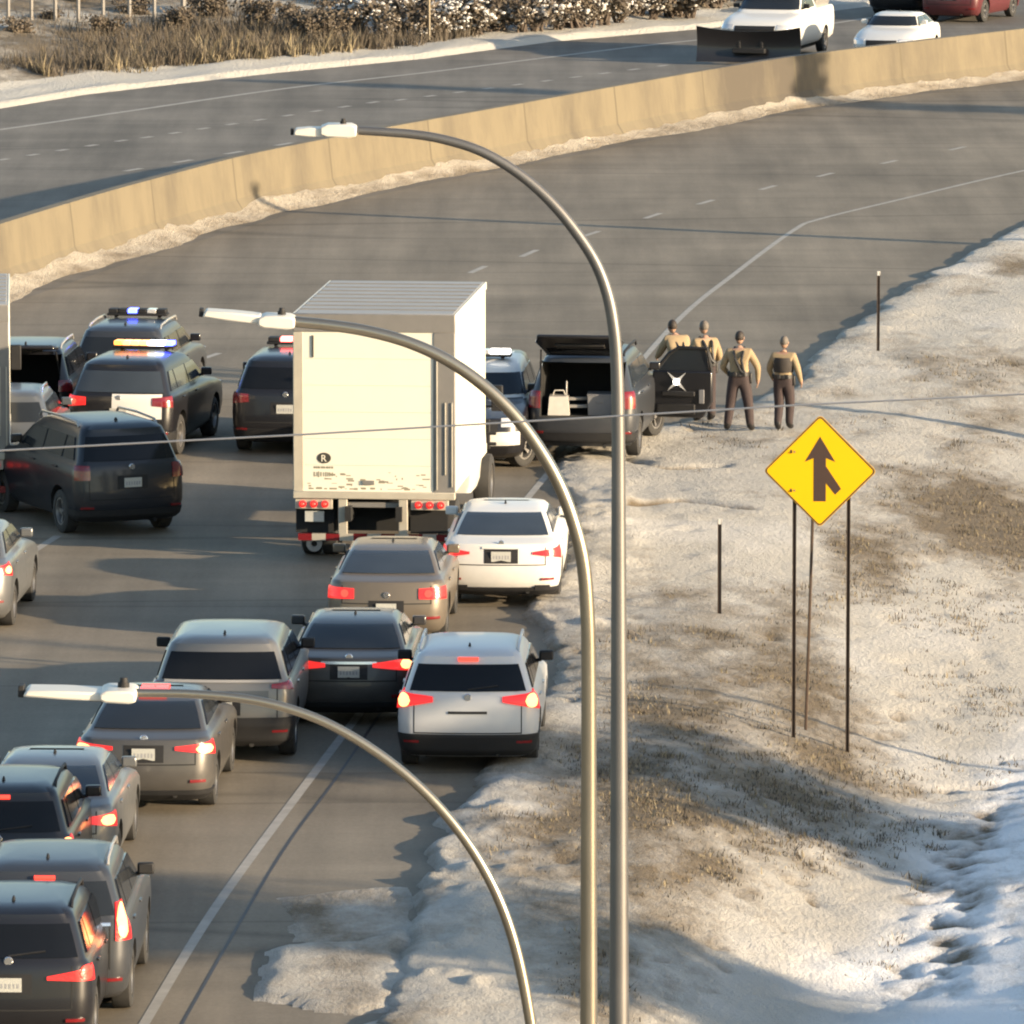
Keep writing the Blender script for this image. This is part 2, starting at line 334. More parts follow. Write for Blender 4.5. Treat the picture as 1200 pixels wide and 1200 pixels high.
def asphalt_mat(name, c):
    m = bpy.data.materials.new(name); m.use_nodes = True
    N = m.node_tree.nodes; L = m.node_tree.links; b = N['Principled BSDF']
    b.inputs['Roughness'].default_value = 0.8; b.inputs['Specular IOR Level'].default_value = .15
    tc = N.new('ShaderNodeTexCoord')
    def noise(scale, sx, sy, det=6, rough=.6, rz=-.09):
        mp = N.new('ShaderNodeMapping'); mp.inputs['Scale'].default_value = (sx, sy, 1); mp.inputs['Rotation'].default_value = (0, 0, rz)
        n = N.new('ShaderNodeTexNoise'); n.inputs['Scale'].default_value = scale; n.inputs['Detail'].default_value = det; n.inputs['Roughness'].default_value = rough
        L.new(tc.outputs['Object'], mp.inputs[0]); L.new(mp.outputs[0], n.inputs['Vector']); return n.outputs['Fac']
    big = noise(.25, 1, .6); track = noise(.9, 1, .06); trans = noise(.6, .12, 1.0, 4); fine = noise(14, 1, .6, 8, .8)
    def mixmul(fac, lo, hi, prev):
        mr = N.new('ShaderNodeMapRange'); mr.inputs['From Min'].default_value = .3; mr.inputs['From Max'].default_value = .7
        mr.inputs['To Min'].default_value = lo; mr.inputs['To Max'].default_value = hi; L.new(fac, mr.inputs['Value'])
        if prev is None: return mr.outputs[0]
        mu = N.new('ShaderNodeMath'); mu.operation = 'MULTIPLY'; L.new(prev, mu.inputs[0]); L.new(mr.outputs[0], mu.inputs[1]); return mu.outputs[0]
    f = mixmul(big, .74, 1.16, None); f = mixmul(track, .76, 1.16, f); f = mixmul(trans, .88, 1.08, f); f = mixmul(fine, .86, 1.14, f)
    # sealed cracks running across and along the lanes
    for sx, sy, sc in ((.012, .16, 1.0),):
        mp = N.new('ShaderNodeMapping'); mp.inputs['Scale'].default_value = (sx, sy, 1); mp.inputs['Rotation'].default_value = (0, 0, -.1)
        v = N.new('ShaderNodeTexVoronoi'); v.feature = 'DISTANCE_TO_EDGE'; v.inputs['Scale'].default_value = sc
        L.new(tc.outputs['Object'], mp.inputs[0]); L.new(mp.outputs[0], v.inputs['Vector'])
        mr = N.new('ShaderNodeMapRange'); mr.inputs['From Min'].default_value = 0.0; mr.inputs['From Max'].default_value = .012
        mr.inputs['To Min'].default_value = .72; mr.inputs['To Max'].default_value = 1; L.new(v.outputs['Distance'], mr.inputs['Value'])
        mu = N.new('ShaderNodeMath'); mu.operation = 'MULTIPLY'; L.new(f, mu.inputs[0]); L.new(mr.outputs[0], mu.inputs[1]); f = mu.outputs[0]
    vm = N.new('ShaderNodeVectorMath'); vm.operation = 'SCALE'; vm.inputs[0].default_value = c; L.new(f, vm.inputs['Scale'])
    L.new(vm.outputs[0], b.inputs['Base Color'])
    bp = N.new('ShaderNodeBump'); bp.inputs['Strength'].default_value = .25; bp.inputs['Distance'].default_value = .01
    L.new(fine, bp.inputs['Height']); L.new(bp.outputs[0], b.inputs['Normal'])
    return m
M['asphalt'] = asphalt_mat('salted_asphalt', (0.190, 0.163, 0.124))
M['asphalt2'] = asphalt_mat('far_asphalt', (0.158, 0.142, 0.118))
M['verge'] = ground_mat('snowy_verge', (0.455, 0.425, 0.37), (0.092, 0.068, 0.040), (0.20, 0.155, 0.098), 0.80, 1.20, 1.5, 'bare')
M['bank'] = ground_mat('bank_ground', (0.46, 0.44, 0.39), (0.085, 0.068, 0.045), (0.15, 0.118, 0.075), 0.80, 1.10, 0.6, 'bare')
M['berm'] = ground_mat('dirty_snow', (0.46, 0.41, 0.33), (0.15, 0.12, 0.085), (0.24, 0.20, 0.145), 0.82, 1.15, 1.2, 'bare')

# one sheet out to the horizon, under everything
X, Y = np.meshgrid(np.linspace(-3500, 3500, 9), np.linspace(-1500, 5500, 9))
grid_mesh('ground', X, Y, X * 0 - 1.6, M['bank'], 'structure', {'bare': X * 0 + .3})
# near carriageway: from the median barrier to under the snow of the verge
ys = np.concatenate([np.arange(20, 85, 5), np.arange(85, 240, .5), np.arange(240, 330, 10)])
xl = barr_x(ys); xr = xedge(ys) + 0.45
t = np.linspace(0, 1, 6)[None, :]
grid_mesh('highway', xl[:, None] * (1 - t) + xr[:, None] * t, ys[:, None] + t * 0, np.zeros((len(ys), 6)), M['asphalt'], 'structure')
xs = np.concatenate([np.arange(-90, -20, 5), np.arange(-20, 25, .5), np.arange(25, 60, 5)])
y0 = barr_y(xs); y1 = far_y(xs) + .6
grid_mesh('far_highway', xs[:, None] + t * 0, y0[:, None] * (1 - t) + y1[:, None] * t, np.zeros((len(xs), 6)) - .002, M['asphalt2'], 'structure')

# the snowy verge with its ditch
de = np.concatenate([np.arange(0, 1.2, .06), np.arange(1.2, 16, .14), np.arange(16, 60, 2.0)])
yy = np.concatenate([np.arange(25, 86, 2.0), np.arange(86, 175, .16), np.arange(175, 225, .3), np.arange(225, 330, 8.0)])
VX = xedge(yy)[:, None] + de[None, :]; VY = yy[:, None] + 0 * de[None, :]
VZ = verge_z(VX, VY)
D = VX - xref(VY)
bare = 0.37 + 0.55 * (fbm(VX * .28, VY * .10, 51) - .5) + 0.35 * (fbm(VX * 1.1, VY * .5, 61) - .5)
def blob(u, v, ru, rv, a):
    global bare
    c = flat(u, v); e = flat(u + ru, v); g = flat(u, v - rv)
    bare += a * np.exp(-((VX - c.x) / (e.x - c.x)) ** 2 - ((VY - c.y) / (g.y - c.y)) ** 2)
for b_ in ((1020, 655, 55, 40, .42), (1160, 585, 90, 35, .45), (1150, 600, 60, 12, .2), (850, 760, 140, 90, .28), (960, 800, 60, 80, .30), (800, 820, 60, 60, .15),
           (820, 990, 110, 70, .22), (820, 1070, 130, 70, .20), (720, 1160, 120, 40, .14), (640, 1100, 70, 60, .12), (760, 1090, 90, 45, .14), (660, 1000, 90, 110, .20), (900, 905, 60, 14, .2), (1190, 318, 30, 14, .3), (1150, 345, 30, 8, .2), (1040, 420, 60, 20, .12),
           (1130, 425, 90, 30, .13), (1180, 480, 60, 20, .16), (900, 580, 60, 14, .22), (740, 590, 60, 12, .12), (1100, 700, 90, 50, -.35), (1130, 800, 90, 90, -.25), (960, 1090, 120, 90, -.3),
           (1100, 1000, 160, 160, -.15), (700, 560, 90, 40, -.18), (840, 560, 90, 40, -.15), (1060, 390, 120, 50, -.12), (580, 930, 50, 60, -.1), (600, 1150, 120, 50, -.08), (660, 820, 30, 80, -.12), (860,650,120,40,-.12)):
    blob(*b_)
bare += .22 * np.exp(-np.clip(de, 0, 9) / .35)[None, :] * (.4 + 1.2 * fbm(VX * 2.0, VY * .9, 141))
pr = random.Random(3)
def dent(x, y, r, dep, b):
    i = np.searchsorted(yy, [y - 4 * r, y + 4 * r]); sl = slice(max(0, i[0]), i[1])
    g = np.exp(-(((VX[sl] - x) / r) ** 2 + ((VY[sl] - y) / (r * 1.9)) ** 2))
    VZ[sl] -= dep * g; bare[sl] += b * g
for u0, v0, u1, v1, n, w in ((1190, 880, 1040, 1190, 60, 26), (1060, 830, 1010, 900, 14, 20), (985, 1000, 930, 1130, 14, 22), (1040, 935, 1200, 900, 14, 16), (1100, 800, 1200, 760, 8, 14), (960, 930, 900, 1090, 10, 30), (1120, 960, 1080, 1060, 22, 20), (1160, 940, 1110, 1150, 26, 14)):
    for k in range(int(n * 2.2)):
        q = pr.random(); p = flat(u0 + (u1 - u0) * q + pr.gauss(0, w), v0 + (v1 - v0) * q + pr.gauss(0, w * .5), -.6)
        dent(p.x, p.y, pr.uniform(.07, .15), pr.uniform(.02, .055), pr.uniform(.08, .24))
for k in range(260):      # scuffs and boot marks over the whole verge
    p = flat(pr.uniform(660, 1200), pr.uniform(470, 1200)); dent(p.x, p.y, pr.uniform(.06, .14), pr.uniform(.02, .07), pr.uniform(0, .25))
for k in range(150):      # ploughed lumps near the kerb and round the parked patrol cars
    p = flat(pr.gauss(690, 60), pr.uniform(530, 740)) if k < 90 else flat(pr.gauss(560, 50), pr.uniform(880, 1190))
    dent(p.x, p.y, pr.uniform(.08, .22), -pr.uniform(.02, .07), -.05)
# wheel ruts crossing the snow
for pts in (((735, 598), (800, 590), (880, 600)), ((720, 540), (780, 552), (850, 549))):
    for (a, b), (c, d_) in zip(pts[:-1], pts[1:]):
        for q in np.linspace(0, 1, 26): p = flat(a + (c - a) * q, b + (d_ - b) * q); dent(p.x, p.y, .10, .03, .14)
VZ[:, 0] = -.03; VZ[:, 1:8] = np.maximum(VZ[:, 1:8], np.linspace(-.005, .03, 7)[None, :])
DC = np.interp(VY, [60, 93, 112, 125, 150, 170], [4.6, 5.2, 6.2, 9.0, 12.5, 14])
clean = smooth((D - DC + 1.0) / 1.9 + .9 * (fbm(VX * .8, VY * .35, 121) - .5)) * .9 + .15 * smooth((fbm(VX * .5, VY * .25, 131) - .5) * 4)
grid_mesh('snowy_verge', VX, VY, VZ, M['verge'], 'structure', {'bare': bare, 'clean': np.clip(clean, 0, 1)})

# snow and slush left on the shoulder of the ramp
def snow_sheet(name, outline_px, h, seed, res=.12, mt='verge', b0=.36):
    P = [flat(u, v) for u, v in outline_px]; px = np.array([p.x for p in P]); py = np.array([p.y for p in P])
    gx = np.arange(px.min() - .3, px.max() + .3, res); gy = np.arange(py.min() - .5, py.max() + .5, res * 1.5)
    X, Y = np.meshgrid(gx, gy); ins = np.zeros(X.shape, bool); dist = np.full(X.shape, 9.0)
    for i in range(len(px)):
        x0, y0, x1, y1 = px[i - 1], py[i - 1], px[i], py[i]
        c = ((y0 > Y) != (y1 > Y)) & (X < (x1 - x0) * (Y - y0) / (y1 - y0 + 1e-12) + x0); ins ^= c
        tt = np.clip(((X - x0) * (x1 - x0) + (Y - y0) * (y1 - y0)) / ((x1 - x0) ** 2 + (y1 - y0) ** 2 + 1e-9), 0, 1)
        dist = np.minimum(dist, np.hypot(X - x0 - tt * (x1 - x0), Y - y0 - tt * (y1 - y0)))
    sd = np.where(ins, dist, -dist) + (fbm(X * 1.5, Y * .9, seed) - .5) * .55
    Z = np.where(sd > 0, -.01 + smooth(sd / .2) * (h * (.5 + fbm(X * 1.5, Y, seed + 4)) + .015), -.012 - 0 * sd)
    return grid_mesh(name, X, Y, Z, M[mt], 'stuff', {'bare': b0 + .5 * (fbm(X, Y * .5, seed + 9) - .5)})
o = snow_sheet('snow_patch', [(322, 1108), (400, 1104), (478, 1090), (478, 1190), (400, 1192), (300, 1172), (310, 1140)], .06, 71)
tag(o, 'trampled snow patch on the ramp shoulder by the verge', 'snow')
o = snow_sheet('snow_patch', [(390, 1216), (500, 1180), (520, 1260), (380, 1270)], .06, 77)
tag(o, 'snow patch spilling from verge at the bottom edge', 'snow')

o = snow_sheet('slush', [(322, 1052), (400, 1044), (484, 1036), (480, 1092), (400, 1108), (318, 1108)], .012, 83, b0=.52)
tag(o, 'thin grey slush on the ramp shoulder just above the snow patch', 'slush')
# far bank
xb = np.concatenate([np.arange(-100, -20, 4), np.arange(-20, 26, .3), np.arange(26, 75, 4)])
db = np.concatenate([np.arange(0, 1.2, .12), np.arange(1.2, 34, .35), np.arange(34, 80, 4), [120, 250, 600]])
BX = xb[:, None] - db[None, :] * .5; BY = far_y(xb)[:, None] + db[None, :] * .92
BZ = bank_z(np.broadcast_to(db[None, :], BX.shape), BX)
bb = np.where(db[None, :] < 3.4, -.15, .46) + .5 * (fbm(BX * .6, BY * .6, 81) - .5) + np.where(BX > -4, -.08, .05)
grid_mesh('snowy_bank', BX, BY, BZ, M['bank'], 'structure', {'bare': bb})
def far_pt(u, v):
    p = flat(u, v)
    for _ in range(20):
        d = (p.y - float(far_y(p.x))) / 1.0
        # bank grid is sheared; invert roughly
        dd = max(0.0, (p.y - float(far_y(p.x + .5 * max(0, d)))) / .92)
        dd = max(0.0, (p.y - float(far_y(p.x + .5 * dd))) / .92); dd = max(0.0, (p.y - float(far_y(p.x + .5 * dd))) / .92)
        z = float(bank_z(np.float64(dd), np.float64(p.x))) if dd > 0 else 0.0
        p = flat(u, v, .5 * p.z + .5 * z)
    return p

# painted lines, 4 mm above the asphalt
def ribbon(name, pts, w, z=.004, res=1.0):
    P = [Vector(p) for p in pts]; Q = []
    for a, b in zip(P[:-1], P[1:]):
        n = max(1, int((b - a).length / res))
        Q += [a + (b - a) * (k / n) for k in range(n)]
    Q.append(P[-1]); X = np.zeros((len(Q), 2)); Y = X.copy()
    for i, q in enumerate(Q):
        t_ = (Q[min(i + 1, len(Q) - 1)] - Q[max(0, i - 1)]).normalized(); n_ = Vector((t_.y, -t_.x))
        for k, s_ in ((0, -1), (1, 1)): X[i, k] = q.x + n_.x * s_ * w / 2; Y[i, k] = q.y + n_.y * s_ * w / 2
    return X, Y, X * 0 + z
def line(name, px, w, m='paintline', z=.004):
    from math import hypot
    P = [flat(u, v).xy for u, v in px]
    # smooth with Catmull-Rom
    Q = []
    for i in range(len(P) - 1):
        p0, p1, p2, p3 = P[max(0, i - 1)], P[i], P[i + 1], P[min(len(P) - 1, i + 2)]
        for k in range(12):
            t_ = k / 12; Q.append(.5 * ((2 * p1) + (p2 - p0) * t_ + (2 * p0 - 5 * p1 + 4 * p2 - p3) * t_ * t_ + (3 * p1 - p0 - 3 * p2 + p3) * t_ ** 3))
    Q.append(P[-1]); X, Y, Z = ribbon(name, Q, w, z)
    return grid_mesh(name, X, Y, Z, M[m], 'structure')
def dashes(name, px_pairs, w):
    mb = MB()
    for (u0, v0), (u1, v1) in px_pairs:
        X, Y, Z = ribbon('d', [flat(u0, v0).xy, flat(u1, v1).xy], w, .004, 50)
        mb.add([(X[0, 0], Y[0, 0], .004), (X[0, 1], Y[0, 1], .004), (X[1, 1], Y[1, 1], .004), (X[1, 0], Y[1, 0], .004)], [(0, 1, 2, 3)])
    o = mb.build(name, M['paintline'], recalc=False); o['kind'] = 'structure'; return o
M['seal'] = mat('crack_sealant', (0.028, 0.026, 0.025), 0.6, 0, .2, 4)
line('edge_line', [(100, 1320), (172, 1195), (255, 1060), (360, 917), (440, 812), (560, 655), (680, 510), (790, 380), (862, 320), (930, 270), (960, 257), (1050, 235), (1200, 200), (1400, 160)], .13)
line('road_seam', [(140, 1330), (316, 1022), (392, 915), (450, 830)], .04, 'seal')
line('far_edge_line', [(-300, 192), (0, 152), (146, 131), (333, 104), (500, 85), (629, 69), (760, 53), (900, 38), (1040, 18)], .22)
def along(p, q, n, ln):
    out = []
    for k in range(n):
        t_ = k / max(1, n - 1); u = p[0] + (q[0] - p[0]) * t_; v = p[1] + (q[1] - p[1]) * t_
        dx, dy = q[0] - p[0], q[1] - p[1]; L_ = math.hypot(dx, dy)
        out.append(((u - dx / L_ * ln / 2, v - dy / L_ * ln / 2), (u + dx / L_ * ln / 2, v + dy / L_ * ln / 2)))
    return out
dashes('lane_dashes', [((u - 9, v + w_), (u + 9, v - w_)) for u, v, w_ in ((1122, 174, 2), (1042, 190, 2), (967, 205, 2.2), (900, 220, 2.5), (827, 237, 2.6), (765, 253, 3), (693, 274, 3), (620, 297, 4), (560, 316, 4), (248, 417, 3))]
       + [((25, 655), (68, 628)), ((-60, 712), (-20, 684))], .15)
dashes('far_lane_dashes', along((4, 187), (142, 165), 5, 12) + along((172, 161), (437, 120), 9, 12) + along((470, 117), (777, 77), 10, 12)
       + along((156, 199), (333, 169), 4, 20), .20)

# median barrier
def barrier():
    P = [Vector((x, y)) for x, y in BARR[3:-1]]; Q = []
    for a, b in zip(P[:-1], P[1:]):
        n = max(1, int((b - a).length / 1.0)); Q += [a + (b - a) * k / n for k in range(n)]
    # gentle smoothing
    for _ in range(4): Q = [Q[0]] + [(Q[i - 1] + 2 * Q[i] + Q[i + 1]) / 4 for i in range(1, len(Q) - 1)] + [Q[-1]]
    prof = [(-.42, -.02), (-.42, .08), (-.24, .36), (-.13, 1.36), (.13, 1.36), (.24, .36), (.42, .08), (.42, -.02)]
    X = np.zeros((len(Q), 8)); Y = X.copy(); Z = X.copy()
    for i, q in enumerate(Q):
        t_ = (Q[min(i + 1, len(Q) - 1)] - Q[max(0, i - 1)]).normalized(); n_ = Vector((t_.y, -t_.x))
        for k, (a, h) in enumerate(prof):
            X[i, k] = q.x + n_.x * (a - 1.45); Y[i, k] = q.y + n_.y * (a - 1.45); Z[i, k] = h
    return Q, X, Y, Z
BQ, X, Y, Z = barrier()
m = mat('barrier_concrete', (0.124, 0.103, 0.066), 0.85, 0, 0.08, .8, bump=.2)
N = m.node_tree.nodes; L = m.node_tree.links; bs = N['Principled BSDF']
src = bs.inputs['Base Color'].links[0].from_socket
at = N.new('ShaderNodeAttribute'); at.attribute_name = 'run'
cmb = N.new('ShaderNodeCombineXYZ'); L.new(at.outputs['Fac'], cmb.inputs[0])
tcn = N.new('ShaderNodeTexCoord'); spz = N.new('ShaderNodeSeparateXYZ'); L.new(tcn.outputs['Object'], spz.inputs[0])
mz = N.new('ShaderNodeMath'); mz.operation = 'MULTIPLY'; mz.inputs[1].default_value = .35; L.new(spz.outputs['Z'], mz.inputs[0]); L.new(mz.outputs[0], cmb.inputs[1])
ns = N.new('ShaderNodeTexNoise'); ns.inputs['Scale'].default_value = 1.1; ns.inputs['Detail'].default_value = 7; ns.inputs['Roughness'].default_value = .7; L.new(cmb.outputs[0], ns.inputs['Vector'])
at2 = N.new('ShaderNodeAttribute'); at2.attribute_name = 'dark_mark'
ad = N.new('ShaderNodeMath'); ad.operation = 'ADD'; L.new(ns.outputs['Fac'], ad.inputs[0]); L.new(at2.outputs['Fac'], ad.inputs[1])
mr = N.new('ShaderNodeMapRange'); mr.inputs['From Min'].default_value = .44; mr.inputs['From Max'].default_value = .95; L.new(ad.outputs[0], mr.inputs['Value'])
mx = N.new('ShaderNodeMix'); mx.data_type = 'RGBA'; mx.inputs['B'].default_value = (.058, .048, .035, 1); L.new(mr.outputs[0], mx.inputs['Factor']); L.new(src, mx.inputs['A'])
wv = N.new('ShaderNodeMath'); wv.operation = 'FRACT'; dv = N.new('ShaderNodeMath'); dv.operation = 'DIVIDE'; dv.inputs[1].default_value = 6.1
L.new(at.outputs['Fac'], dv.inputs[0]); L.new(dv.outputs[0], wv.inputs[0])
lt = N.new('ShaderNodeMath'); lt.operation = 'LESS_THAN'; lt.inputs[1].default_value = .016; L.new(wv.outputs[0], lt.inputs[0])
mx2 = N.new('ShaderNodeMix'); mx2.data_type = 'RGBA'; mx2.inputs['B'].default_value = (.08, .066, .042, 1); L.new(lt.outputs[0], mx2.inputs['Factor']); L.new(mx.outputs['Result'], mx2.inputs['A'])
L.new(mx2.outputs['Result'], bs.inputs['Base Color'])
run = np.concatenate([[0], np.cumsum([(BQ[i + 1] - BQ[i]).length for i in range(len(BQ) - 1)])])
ux = np.array([600 + q.x / q.y * F for q in BQ])
dark_mark = .16 * (np.sin(ux * .9) > .93) + .55 * np.exp(-((ux - 915) / 30) ** 2) + .45 * np.exp(-((ux - 985) / 34) ** 2) + .15 * np.exp(-((ux - 1120) / 60) ** 2)  # narrow stain streaks, plus broad darker bands at fixed spots
o = grid_mesh('median_barrier', X, Y, Z, m, None, {'run': np.repeat(run[:, None], 8, 1), 'dark_mark': np.repeat(dark_mark[:, None], 8, 1)})
finish(o.data, 25)
tag(o, 'long curved tan concrete median barrier between the two carriageways', 'barrier')
# snow ploughed against its foot
Xb = np.zeros((len(BQ) * 4, 9)); Yb = Xb.copy(); Zb = Xb.copy(); rb = np.linspace(0, run[-1], len(BQ) * 4)
qx = np.interp(rb, run, [q.x for q in BQ]); qy = np.interp(rb, run, [q.y for q in BQ])
tx = np.gradient(qx); ty = np.gradient(qy); tl = np.hypot(tx, ty); nx, ny = ty / tl, -tx / tl
hh = .07 + .24 * fbm(rb * .35, rb * 0, 91) + .12 * (fbm(rb * 2.5, rb * 0, 95) - .5); ww = .75 + .9 * (fbm(rb * .25, rb * 0 + 5, 97) - .3)
offs = np.linspace(-.30, 1.0, 9)
for k, a in enumerate(offs):
    e = np.where(a < 0, a, a * ww) - 1.15
    Xb[:, k] = qx + nx * (e + .0); Yb[:, k] = qy + ny * (e + .0)
    Zb[:, k] = np.where(a < 0, hh * (1 - .1 * a), hh * (1 - a) ** 1.2) * (1 + .5 * (fbm(rb * 1.7, rb * 0 + k * .7, 99) - .5)) - (.02 if k == 8 else 0)
o = grid_mesh('snow_berm', Xb, Yb, Zb, M['berm'], 'stuff', {'bare': .22 + np.linspace(0, .35, 9)[None, :] * np.ones((len(rb), 1)) + .4 * (fbm(rb[:, None], rb[:, None] * 0 + offs * 2, 88) - .5)})
tag(o, 'dirty ploughed snow along the foot of the median barrier', 'snow')

# ------------------------------------------------------------------ vehicles
# A body is a stack of plan outlines: (z, rear inset, front inset, half width, rear corner radius, front corner radius, rear bow)
def sedan_stack(L, W, H, tail=1.05, rake=0.0):
    k = W / 1.85; h = H / 1.46; q = tail / 1.05
    T = [(.20, .20, .25, .80, .2, .3, .10), (.29, .07, .09, .88, .24, .34, .12), (.45, .0, .02, .915, .26, .4, .13), (.62, .015, .0, .925, .26, .42, .13),
         (.78, .03, .06, .925, .25, .42, .13), (.90, .06, .40, .915, .24, .42, .13), (.98, .07, .80, .89, .22, .4, .13), (1.025, .085, 1.15, .865, .2, .36, .13),
         (1.05, .15, 1.38, .84, .18, .3, .12), (1.065, .50, 1.50, .81, .14, .25, .09), (1.085, .56, 1.56, .785, .12, .22, .08),
         (1.24, .92 + rake, 1.78, .715, .12, .2, .08), (1.36, 1.22 + rake, 1.98, .650, .12, .2, .07), (1.42, 1.46 + rake, 2.12, .60, .14, .2, .06),
         (1.448, 1.75 + rake, 2.28, .52, .2, .25, .05), (1.46, 2.05 + rake, 2.45, .36, .2, .25, .03)]
    return [(z if z < .5 else .5 + (z - .5) * (H - .5) / .96, a * L / 4.9, b * L / 4.9, w * k, r, f, c) for z, a, b, w, r, f, c in T], (1.10, 1.375)
def suv_stack(L, W, H):
    k = W / 1.95; h = H / 1.75
    T = [(.24, .17, .25, .84, .2, .3, .08), (.34, .05, .08, .93, .2, .3, .10), (.55, .0, .0, .965, .2, .34, .11), (.75, .02, .0, .975, .2, .36, .11),
         (.95, .045, .10, .97, .19, .36, .11), (1.05, .06, .55, .955, .18, .34, .10), (1.11, .075, 1.15, .93, .17, .3, .10), (1.14, .09, 1.40, .905, .16, .26, .10),
         (1.165, .105, 1.46, .885, .15, .24, .09), (1.40, .24, 1.82, .815, .15, .22, .08), (1.58, .36, 2.10, .755, .15, .22, .07), (1.66, .38, 2.28, .715, .16, .22, .07),
         (1.715, .50, 2.5, .64, .2, .25, .06), (1.74, .80, 2.75, .54, .25, .25, .05), (1.75, 1.3, 3.0, .38, .25, .25, .03)]
    return [(z * h, a * L / 4.95, b * L / 4.95, w * k, r, f, c) for z, a, b, w, r, f, c in T], (1.19, 1.55)
def pickup_stack(L, W, H):
    k = W / 2.03; h = H / 1.92
    T = [(.38, .10, .25, .88, .12, .3, .04), (.48, .02, .05, .97, .12, .3, .05), (.70, .0, .0, 1.0, .12, .34, .05), (.95, .02, .0, 1.01, .12, .34, .05), (1.12, .03, .25, 1.0, .11, .34, .05),
         (1.22, .035, .8, .985, .1, .3, .05), (1.285, .045, 1.45, .955, .09, .26, .05), (1.30, .09, 1.55, .93, .07, .25, .05), (1.305, 1.86, 1.56, .92, .12, .24, .03), (1.33, 1.88, 1.62, .90, .12, .24, .03),
         (1.58, 1.98, 2.05, .83, .12, .22, .03), (1.76, 2.06, 2.25, .76, .13, .22, .03), (1.85, 2.16, 2.4, .69, .16, .25, .03), (1.90, 2.4, 2.55, .56, .2, .25, .02), (1.92, 2.7, 2.7, .4, .2, .25, .02)]
    return [(z * h, a * L / 5.8, b * L / 5.8, w * k, r, f, c) for z, a, b, w, r, f, c in T], (1.36, 1.74)
class Shell:
    def __init__(s, stack, L): s.T = np.array(stack); s.L = L
    def at(s, z): return [np.interp(z, s.T[:, 0], s.T[:, i]) for i in range(1, 7)]
    def half(s, z, end='rear', n=7):
        # right half of the plan outline from the end's centre line to mid-length
        a, b, w, rr, rf, bow = s.at(z); L = s.L
        if end == 'rear': y0, r, sg = -L / 2 + a, rr, 1
        else: y0, r, sg, bow = L / 2 - b, rf, -1, bow * 1.6
        bow = min(bow, .2); pts = []
        r = min(r, w * .8)
        for k in range(6):
            x = (w - r) * k / 5; pts.append((x, y0 + sg * bow * (x / w) ** 2))
        for k in range(1, n + 1):
            t = math.pi / 2 * k / n; x = w - r + r * math.sin(t); pts.append((x, y0 + sg * (bow * (x / w) ** 2 + r * (1 - math.cos(t)))))
        return pts
    def ring(s, z):
        rr = s.half(z, 'rear'); fr = s.half(z, 'front')[::-1]
        a, b = rr[-1][1], fr[0][1]; w = rr[-1][0]
        side = [(w + .012 * math.sin(math.pi * t), a + (b - a) * t) for t in (1 / 6, 2 / 6, 3 / 6, 4 / 6, 5 / 6)]
        right = rr + side + fr
        left = [(-x, y) for x, y in right[-2:0:-1]]
        return right + left
    def mesh(s, extra=()):
        zs = sorted(set([float(z) for z in s.T[:, 0]] + list(extra))); mb = MB(); n = None
        for z in zs:
            r = s.ring(z); n = len(r); mb.v += [(x, y, z) for x, y in r]
        for i in range(len(zs) - 1):
            for k in range(n):
                k2 = (k + 1) % n; mb.f.append((i * n + k, i * n + k2, (i + 1) * n + k2, (i + 1) * n + k)); mb.m.append(0)
        mb.f.append(tuple(range(n - 1, -1, -1))); mb.m.append(0); mb.f.append(tuple(range((len(zs) - 1) * n, len(zs) * n))); mb.m.append(0)
        return mb
    def pos(s, q, z, end):
        P = s.half(z, end); P = P + [(P[-1][0] + .012, P[-1][1] + (1 if end == 'rear' else -1) * s.L * .3)]
        sg = 1 if q >= 0 else -1; q = abs(q)
        for (x0, y0), (x1, y1) in zip(P[:-1], P[1:]):
            l = math.hypot(x1 - x0, y1 - y0)
            if q <= l: t = q / max(l, 1e-9); return Vector((sg * (x0 + (x1 - x0) * t), y0 + (y1 - y0) * t, z))
            q -= l
        return Vector((sg * P[-1][0], P[-1][1], z))
    def panel(s, mb, q0, q1, z0, z1, end='rear', off=.012, nq=12, mi=0):
        # z0, z1: numbers or functions of t in 0..1 along q; closed slab hugging the body
        f0 = z0 if callable(z0) else (lambda t: z0); f1 = z1 if callable(z1) else (lambda t: z1)
        knots = s.T[:, 0]; zl, zh = min(f0(t / 8) for t in range(9)), max(f1(t / 8) for t in range(9))
        ns = sorted(set([i / 6 for i in range(7)] + [float((k - zl) / (zh - zl)) for k in knots if zl < k < zh]))
        G = []; 
        for i in range(nq + 1):
            t = i / nq; q = q0 + (q1 - q0) * t; row = []
            for u in ns:
                z = f0(t) + (f1(t) - f0(t)) * u; p = s.pos(q, z, end)
                dq = s.pos(q + .01, z, end) - s.pos(q - .01, z, end); dz = s.pos(q, z + .01, end) - s.pos(q, z - .01, end)
                nrm = dq.cross(dz); nrm.normalize()
                if end == 'front': nrm = -nrm
                row.append((p, nrm))
            G.append(row)
        m = len(ns); vs = [p + n * off for r in G for p, n in r] + [p - n * .02 for r in G for p, n in r]; h = (nq + 1) * m; fs = []
        for i in range(nq):
            for j in range(m - 1):
                a, b, c, d = i * m + j, (i + 1) * m + j, (i + 1) * m + j + 1, i * m + j + 1
                fs += [(a, b, c, d), (h + d, h + c, h + b, h + a)]
        per = [i * m for i in range(nq + 1)] + [nq * m + j for j in range(1, m)] + [i * m + m - 1 for i in range(nq - 1, -1, -1)] + [j for j in range(m - 2, 0, -1)]
        for a, b in zip(per, per[1:] + per[:1]): fs.append((b, a, h + a, h + b))
        mb.add(vs, fs, mi)
